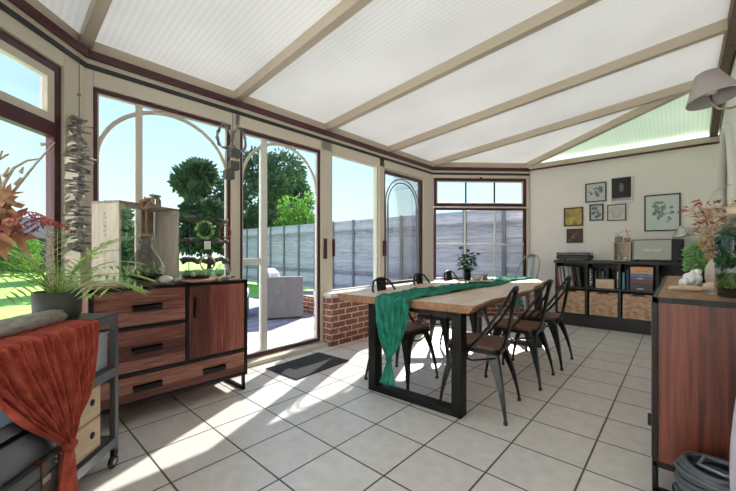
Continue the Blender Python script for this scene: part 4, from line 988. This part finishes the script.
MB().tube([(0, 0, .05), (.005, 0, .12), (-.01, 0, .20)], .003, 5).build('twig', M_twig, pt)
ob = MB().lathe([(.001, 0), (.03, 0), (.034, .05), (.02, .07), (.026, .10), (.001, .12)], 18).build('figurine', mat('black_white_ceramic', (.05, .05, .05), .4, noise=((.8, .8, .8), 12, (1, 1, 1)))); ob.location = (sx + .05, sy + .06, sz + .0135); tag(ob, 'small black and white figurine inside the tiny shelf', 'ornament')
ob = MB().lathe([(.001, 0), (.025, 0), (.036, .03), (.030, .06), (.024, .06), (.02, .02), (.001, .02)], 18).build('small_cup', M_stone); ob.location = (sx + .13, sy + .06, sz + .0135); tag(ob, 'small pale cup inside the tiny shelf', 'cup')
# speaker
spk = thing('speaker', 'grey fronted black speaker with white script on the bookshelf', 'speaker', (XS + 1.30, YS + .17, HS + .001))
b = MB(); b.bbox(-.28, .28, -.13, .13, .012, .315, .012); b.build('cabinet', M_dark, spk)
b = MB(); b.bbox(-.268, .15, -.138, -.128, .024, .303, .004); gr = b.build('grille', mat('grille_cloth', (.56, .57, .51), .9, bump=.5, bscale=250), spk)
for x in (-.24, .24): MB().lathe([(.001, 0), (.015, 0), (.015, .013), (.001, .013)], 12, (x, 0, 0)).build('foot', M_dark, spk)
cu = bpy.data.curves.new('t', 'FONT'); cu.body = 'Marshall'; cu.size = .058; cu.shear = .35; cu.extrude = .002; cu.offset = .0030; cu.align_x = 'CENTER'
to = bpy.data.objects.new('t', cu); C.objects.link(to); bpy.context.view_layer.update()
me = bpy.data.meshes.new_from_object(to.evaluated_get(bpy.context.evaluated_depsgraph_get())); bpy.data.objects.remove(to)
me.materials.clear(); me.materials.append(M_paper)
lg = bpy.data.objects.new('script_logo', me); C.objects.link(lg); lg.parent = spk; lg.location = (-.06, -.141, .145); lg.rotation_euler = (pi / 2, 0, 0)
# desk lamp
dl = thing('desk_lamp', 'brushed metal desk lamp at the right end of the bookshelf', 'lamp', (.20, YS + .17, HS + .001))
MB().lathe([(.001, 0), (.08, 0), (.08, .015), (.02, .025), (.001, .025)], 24).build('base', M_chrome, dl)
MB().tube([(0, 0, .02), (0, 0, .36), (-.02, 0, .43), (-.09, 0, .47), (-.15, 0, .465)], .008, 8).build('stem', M_chrome, dl)
MB().lathe([(.125, .0), (.115, .03), (.085, .075), (.045, .11), (.03, .13), (.025, .15), (.001, .155)], 28, (-.17, 0, .345), Matrix.Rotation(rad(-12), 3, 'Y')).build('lamp_shade', M_chrome, dl)

# ------------------------------------------------------------------ pictures
def picture(lab, x0, x1, z0, z1, fm, fw, depth=.022, matw=0, art=None, bg_=(.8, .8, .78)):
    t = thing('picture_frame', lab, 'picture', ((x0 + x1) / 2, YB - .002, (z0 + z1) / 2)); hw = (x1 - x0) / 2; hh = (z1 - z0) / 2
    b = MB(); b.bbox(-hw, -hw + fw, -depth, 0, -hh, hh, .002); b.bbox(hw - fw, hw, -depth, 0, -hh, hh, .002); b.bbox(-hw + fw, hw - fw, -depth, 0, hh - fw, hh, .002); b.bbox(-hw + fw, hw - fw, -depth, 0, -hh, -hh + fw, .002)
    b.build('frame', fm, t)
    MB().box(-hw + fw, hw - fw, -.010, -.004, -hh + fw, hh - fw).build('backing_sheet', mat('sheet', bg_, .8) if isinstance(bg_, tuple) else bg_, t)
    if art:
        b = MB(); art(b, hw - fw - matw, hh - fw - matw); b.build('artwork', art_m[0], t)
    return t
M_pf = mat('black_frame', (.02, .018, .018), .4); M_pb = mat('brown_frame', (.06, .03, .018), .5)
art_m = [None]
def blobs_art(n, seed, amp=.6):
    def f(b, hw, hh):
        rnd = random.Random(seed)
        for k in range(n):
            cx = rnd.gauss(0, hw * .35); cz = rnd.gauss(0, hh * .35); cx = max(-hw * .7, min(hw * .7, cx)); cz = max(-hh * .7, min(hh * .7, cz)); r = rnd.uniform(.1, .28) * min(hw, hh) * amp * 1.6; m_ = 7
            ph = rnd.uniform(0, 6); pts = [(cx + r * rnd.uniform(.6, 1.2) * cos(ph + 2 * pi * i / m_), -.0105 - k * .00006, cz + r * rnd.uniform(.6, 1.2) * sin(ph + 2 * pi * i / m_)) for i in range(m_)]
            b.add(pts, [tuple(range(m_))])
    return f
art_m[0] = mat('dark_ink', (.07, .08, .08), .8, noise=((.30, .32, .32), 30, (1, 1, 1)))
picture('small black framed grey portrait drawing, upper left of the group', -1.205, -.905, 2.02, 2.34, M_pf, .018, art=blobs_art(14, 1), bg_=(.55, .60, .58))
picture('narrow black framed dark print below the portrait drawing', -1.145, -.945, 1.705, 1.98, M_pf, .02, art=blobs_art(12, 2, 1), bg_=(.50, .56, .55))
art_m[0] = mat('thin_ink', (.20, .20, .20), .8)
picture('black framed pale sketch beside the narrow print', -.895, -.645, 1.69, 1.955, M_pf, .014, art=lambda b, hw, hh: [b.tube([(r_ * cos(a) * (1 + .3 * sin(3 * a)), -.012, r_ * sin(a) * 1.2) for a in [2 * pi * i / 24 for i in range(24)]], .0025, 4, closed=True) for r_ in (.03, .055, .075)], bg_=(.68, .66, .62))
art_m[0] = mat('grey_figure', (.18, .18, .18), .7)
t = picture('black picture with a faint grey figure on a deep silver frame', -.845, -.565, 1.985, 2.385, M_chrome, .012, .045, art=lambda b, hw, hh: b.add([(x_, -.046, z_) for x_, z_ in ((-.02, -.03), (.02, -.04), (.035, .03), (.02, .09), (-.01, .10), (-.03, .05))], [tuple(range(6))]), bg_=(.5, .5, .5))
MB().box(-.125, .125, -.045, -.011, -.13, .185).build('black_panel', M_dark, t)
M_yel = mat('landscape_print', (.10, .14, .05), .7, noise=((.75, .50, .12), 9, (1, 1, 1)))
picture('brown framed yellow green landscape print, left of the portrait drawings', -1.53, -1.235, 1.63, 1.955, M_pb, .022, bg_=M_yel)
M_brn = mat('dark_brown_print', (.045, .025, .022), .7, noise=((.14, .08, .06), 12, (1, 1, 1)))
art_m[0] = mat('rose_ink', (.30, .17, .13), .8)
picture('dark brown picture with faint drawing, lowest on the left', -1.485, -1.24, 1.34, 1.585, M_pb, .010, art=blobs_art(5, 7, .5), bg_=M_brn)
art_m[0] = mat('watercolour_grey', (.16, .19, .19), .8, noise=((.34, .44, .42), 18, (1, 1, 1)))
picture('largest black framed botanical watercolour, right of the picture group', -.42, 0.0, 1.50, 2.055, M_pf, .018, matw=.04, art=blobs_art(34, 11, .55), bg_=mat('watercolour_paper', (.70, .74, .71), .8, noise=((.60, .72, .68), 4, (1, 1, 1))))

# ------------------------------------------------------------------ right cabinet   (end panel faces -Y)
rc2 = thing('side_cabinet', 'tall reddish mango wood cabinet in black iron frame at the right edge', 'cabinet', (-.107, 2.236, 0))
CW = .46; CL = 2.0; CZ = .97; CB = .13
b = MB()
for x in (.012, CW - .012):
    for y in (.012, CL - .012): b.bbox(x - .012, x + .012, y - .012, y + .012, 0, CZ, .002)
for z in (CZ - .012, CB + .012):
    for x in (.012, CW - .012): b.bbox(x - .012, x + .012, 0, CL, z - .014, z + .012, .002)
    for y in (.012, CL - .012): b.bbox(0, CW, y - .012, y + .012, z - .014, z + .012, .002)
for y in (.012, CL - .012): b.bbox(0, CW, y - .012, y + .012, 0, .022, .002)
b.build('frame', M_iron, rc2)
MB().box(.012, CW - .012, .008, CL - .01, CB + .02, CZ - .008).build('carcass', M_mangoE, rc2)
MB().bbox(.022, CW - .022, .022, CL - .022, CZ - .008, CZ + .001, .001).build('top_board', M_oakE, rc2)
for k in range(3):
    y0 = .03 + .65 * k; d = MB().bbox(-.004, .012, y0, y0 + .62, CB + .03, CZ - .03, .003).build('door', M_mangoV, rc2)
    MB().bbox(-.02, -.004, y0 + .03, y0 + .045, .30, .36 if k == 0 else .5, .003).build('handle', M_iron, d)
# things on the cabinet
ZK = CZ + .002
tj = thing('terrarium_jar', 'big corked glass jar filled with moss and green plants on the cabinet', 'terrarium', (.222, 2.42, ZK))
b = MB(); b.lathe([(.001, .0), (.085, 0), (.098, .02), (.10, .29), (.09, .335), (.058, .37), (.056, .405)], 36); b.build('glass_body', M_clear, tj)
b = MB(); b.lathe([(.001, .392), (.052, .39), (.06, .435), (.001, .438)], 28); b.build('cork', M_box, tj)
b = MB(); b.lathe([(.001, .006), (.088, .008), (.09, .05), (.001, .055)], 28); b.build('soil', M_soil, tj)
b = MB(); rnd = random.Random(61)
for k in range(900):
    a = rnd.uniform(0, 6.28); r = .088 * math.sqrt(rnd.random()); b.leaf((r * cos(a), r * sin(a), rnd.uniform(.04, .11)), (rnd.uniform(-1, 1), rnd.uniform(-1, 1), 1), .022, .008, seg=2)
b.build('moss', M_moss, tj)
b = MB()
for k in range(700):
    a = rnd.uniform(0, 6.28); r = .088 * math.sqrt(rnd.uniform(.3, 1)); z = rnd.uniform(.16, .33); r *= 1 if z < .30 else .85; b.leaf((r * cos(a), r * sin(a), z), (rnd.uniform(-1, 1), rnd.uniform(-1, 1), rnd.uniform(-1, .6)), .035, .016, seg=2)
b.build('hanging_leaves', M_leafd, tj)
# dried bouquet in white vase
dv = thing('dried_bouquet', 'dried pink and straw coloured bouquet in a pale textured vase on the cabinet', 'dried flowers', (.155, 2.95, ZK))
b = MB(); b.blob((0, 0, .09), (.045, .045, .095), 3, .08, 12); b.build('vase', mat('shell_vase', (.60, .50, .42), .8, bump=1, bscale=60), dv)
rnd = random.Random(71); L1 = Vector((-.742, -.67, 0))
for nm, m, n_, r, zlo, zhi in (('straw_leaves', M_straw, 230, .10, .22, .50), ('brown_leaves', M_dryor, 260, .10, .20, .50), ('pink_petals', M_dryred, 34, .10, .38, .54)):
    b = MB()
    for k in range(n_):
        a = rnd.uniform(0, 6.28); z = rnd.uniform(zlo, zhi); q = r * ((z - .1) / .32) * rnd.uniform(.2, 1); p = Vector((q * cos(a), q * sin(a), z)) 
        if nm == 'pink_petals': p += L1 * .04
        b.leaf(p, (cos(a) + rnd.uniform(-1, 1), sin(a) + rnd.uniform(-1, 1), rnd.uniform(-.5, .9)), rnd.uniform(.025, .06), .014, droop=.2)
    b.build(nm, m, dv)
b = MB()
for k in range(14):
    a = k * .45 * 2; b.tube([(0, 0, .15), (.04 * cos(a), .04 * sin(a), .28), (.11 * cos(a), .11 * sin(a), .50)], .002, 4)
b.tube([L1 * .02 + Vector((0, 0, .2)), L1 * .06 + Vector((0, 0, .50)), L1 * .0 + Vector((0, 0, .59)), L1 * -.10 + Vector((0, 0, .63))], .003, 5)
b.tube([L1 * .05 + Vector((0, 0, .42)), L1 * .10 + Vector((0, 0, .50)), L1 * .135 + Vector((0, 0, .495)), L1 * .145 + Vector((0, 0, .46))], .007, 6)
b.build('stem', M_straw, dv)
# white skull like shell ornament
wo = MB(); wo.blob((0, 0, .05), (.036, .04, .052), 13, .22, 12); wo.blob((-.03, -.025, .03), (.028, .028, .03), 14, .2, 8); wo.blob((.02, .01, .09), (.022, .022, .022), 15, .2, 8)
ob = wo.build('white_shell', M_paper); ob.location = (.05, 2.80, ZK + .012); tag(ob, 'lumpy white shell on a dark dish on the cabinet', 'shell')
ob = MB().lathe([(.001, 0), (.05, 0), (.085, .02), (.08, .022), (.045, .008), (.001, .008)], 24).build('dark_dish', M_dark); ob.location = (.05, 2.80, ZK); tag(ob, 'dark shallow dish under the white shell', 'dish')
ob = MB().tube([(-.085, -.03, .02), (-.03, -.01, .022), (.04, .0, .02), (.10, .015, .018)], [.012, .019, .018, .012], 10, flat=.8).build('wood_slice', M_box); ob.location = (.035, 2.645, ZK); tag(ob, 'pale peeled wooden branch piece lying at the front of the cabinet', 'wood piece')
ob = MB().blob((0, 0, .027), (.034, .034, .028), 17, .03, 10).build('brown_egg', M_box); ob.location = (.125, 2.735, ZK); tag(ob, 'round brown stone egg beside the big glass jar', 'stone')
gc = MB().lathe([(.001, 0), (.03, .0), (.036, .02), (.032, .022), (.001, .006)], 20).build('glass_coaster', M_clear); gc.location = (.115, 2.57, ZK); tag(gc, 'small clear glass dish in front of the stone egg', 'dish')
gp = thing('potted_mint', 'bright green bushy potted plant on the cabinet by the desk lamp', 'plant', (.095, 3.52, ZK))
MB().lathe([(.001, 0), (.05, 0), (.06, .08), (.001, .075)], 24).build('pot', M_dark, gp)
b = MB(); rnd = random.Random(81)
for k in range(420):
    a = rnd.uniform(0, 6.28); r = rnd.uniform(0, .075); z = .08 + rnd.uniform(0, .23) * (1 - r / .18); b.leaf((r * cos(a), r * sin(a), z), (cos(a) + rnd.uniform(-1, 1), sin(a) + rnd.uniform(-1, 1), rnd.uniform(-.3, 1)), .035, .018, seg=2)
b.build('leaves', M_mint, gp)

# ------------------------------------------------------------------ wall sconce
wl = thing('wall_sconce', 'taupe cone shaded lamp on a curved nickel arm, upper right', 'wall lamp', (XR, 2.66, 2.02))
b = MB(); b.lathe([(.001, 0), (.05, 0), (.045, .02), (.001, .03)], 20, (0, 0, .02), Matrix.Rotation(-pi / 2, 3, 'Y')); b.build('wall_plate', M_brass, wl)
b = MB(); b.tube([(-.02, 0, .02), (-.08, 0, .0), (-.14, 0, -.045), (-.20, 0, -.06), (-.25, 0, -.05), (-.275, 0, -.01), (-.28, 0, .06)], .006, 8); b.build('arm', M_brass, wl)
Ms = Matrix.Rotation(rad(-10), 3, 'Y') @ Matrix.Rotation(rad(-4), 3, 'X')
b = MB(); b.lathe([(.115, -.075), (.055, .085)], 40, (-.28, 0, .075), Ms); b.v and None
vs = b.v; b2 = MB()
n = 40; prof = [(.115, -.07), (.052, .08), (.047, .078), (.111, -.07), (.115, -.07)]
vv_ = []; 
for r, z in prof:
    for k in range(n): p = Ms @ Vector((cos(2 * pi * k / n) * r, sin(2 * pi * k / n) * r, z)); vv_.append(p + Vector((-.28, 0, .075)))
b2.add(vv_, [(i * n + k, i * n + (k + 1) % n, (i + 1) * n + (k + 1) % n, (i + 1) * n + k) for i in range(4) for k in range(n)], True)
b2.build('lamp_shade', M_shade, wl)
MB().lathe([(.001, 0), (.050, 0), (.050, .002), (.001, .002)], 30, tuple(Ms @ Vector((0, 0, .078)) + Vector((-.28, 0, .075))), Ms).build('shade_cap', M_shade, wl)
MB().lathe([(.001, -.03), (.025, -.02), (.03, .01), (.014, .04), (.001, .04)], 20, (-.28, 0, .06)).build('bulb', M_paper, wl)

# ------------------------------------------------------------------ bottom right: cable coil basket, curtain
cc = thing('cable_coil', 'coil of thick dark cable in a black tub in front of the right cabinet', 'cable', (.105, 2.055, 0))
b = MB()
for k in range(9):
    r = .118 - .010 * (k % 3); z = .155 + .017 * k
    b.tube([(r * cos(a) + .004 * sin(k), r * sin(a) + .004 * cos(k * 2), z + .006 * sin(a * 2 + k)) for a in [2 * pi * i / 40 for i in range(40)]], .011, 7, closed=True)
b.build('cable_loop', mat('dark_cable', (.10, .11, .12), .4), cc)
MB().lathe([(.001, 0), (.115, 0), (.135, .15), (.128, .15), (.11, .01), (.001, .01)], 30).build('tub', M_dark, cc)
MB().tube([(.08, -.08, .30), (.02, -.10, .315), (-.05, -.06, .31), (-.03, .02, .315), (.04, .0, .32)], .007, 7).build('loose_end', mat('grey_cable', (.20, .22, .24), .4), cc)
cu_ = thing('cloth_bag', 'pale mauve grey fabric bag standing at the right edge beside the coiled cable', 'bag', (.205, 1.82, 0))
def cur(u, v):
    a = 2 * pi * u; r = .058 * (.55 + .45 * sin(pi * min(1, .15 + v * .8))) * (1 + .12 * sin(a * 6 + v * 5)); return (r * cos(a) * 1.1, r * sin(a), .004 + .70 * (1 - v))
b = MB(); b.grid(cur, 60, 24); b.build('fabric', mat('mauve_fabric', (.50, .46, .52), .9), cu_, solid=.004)
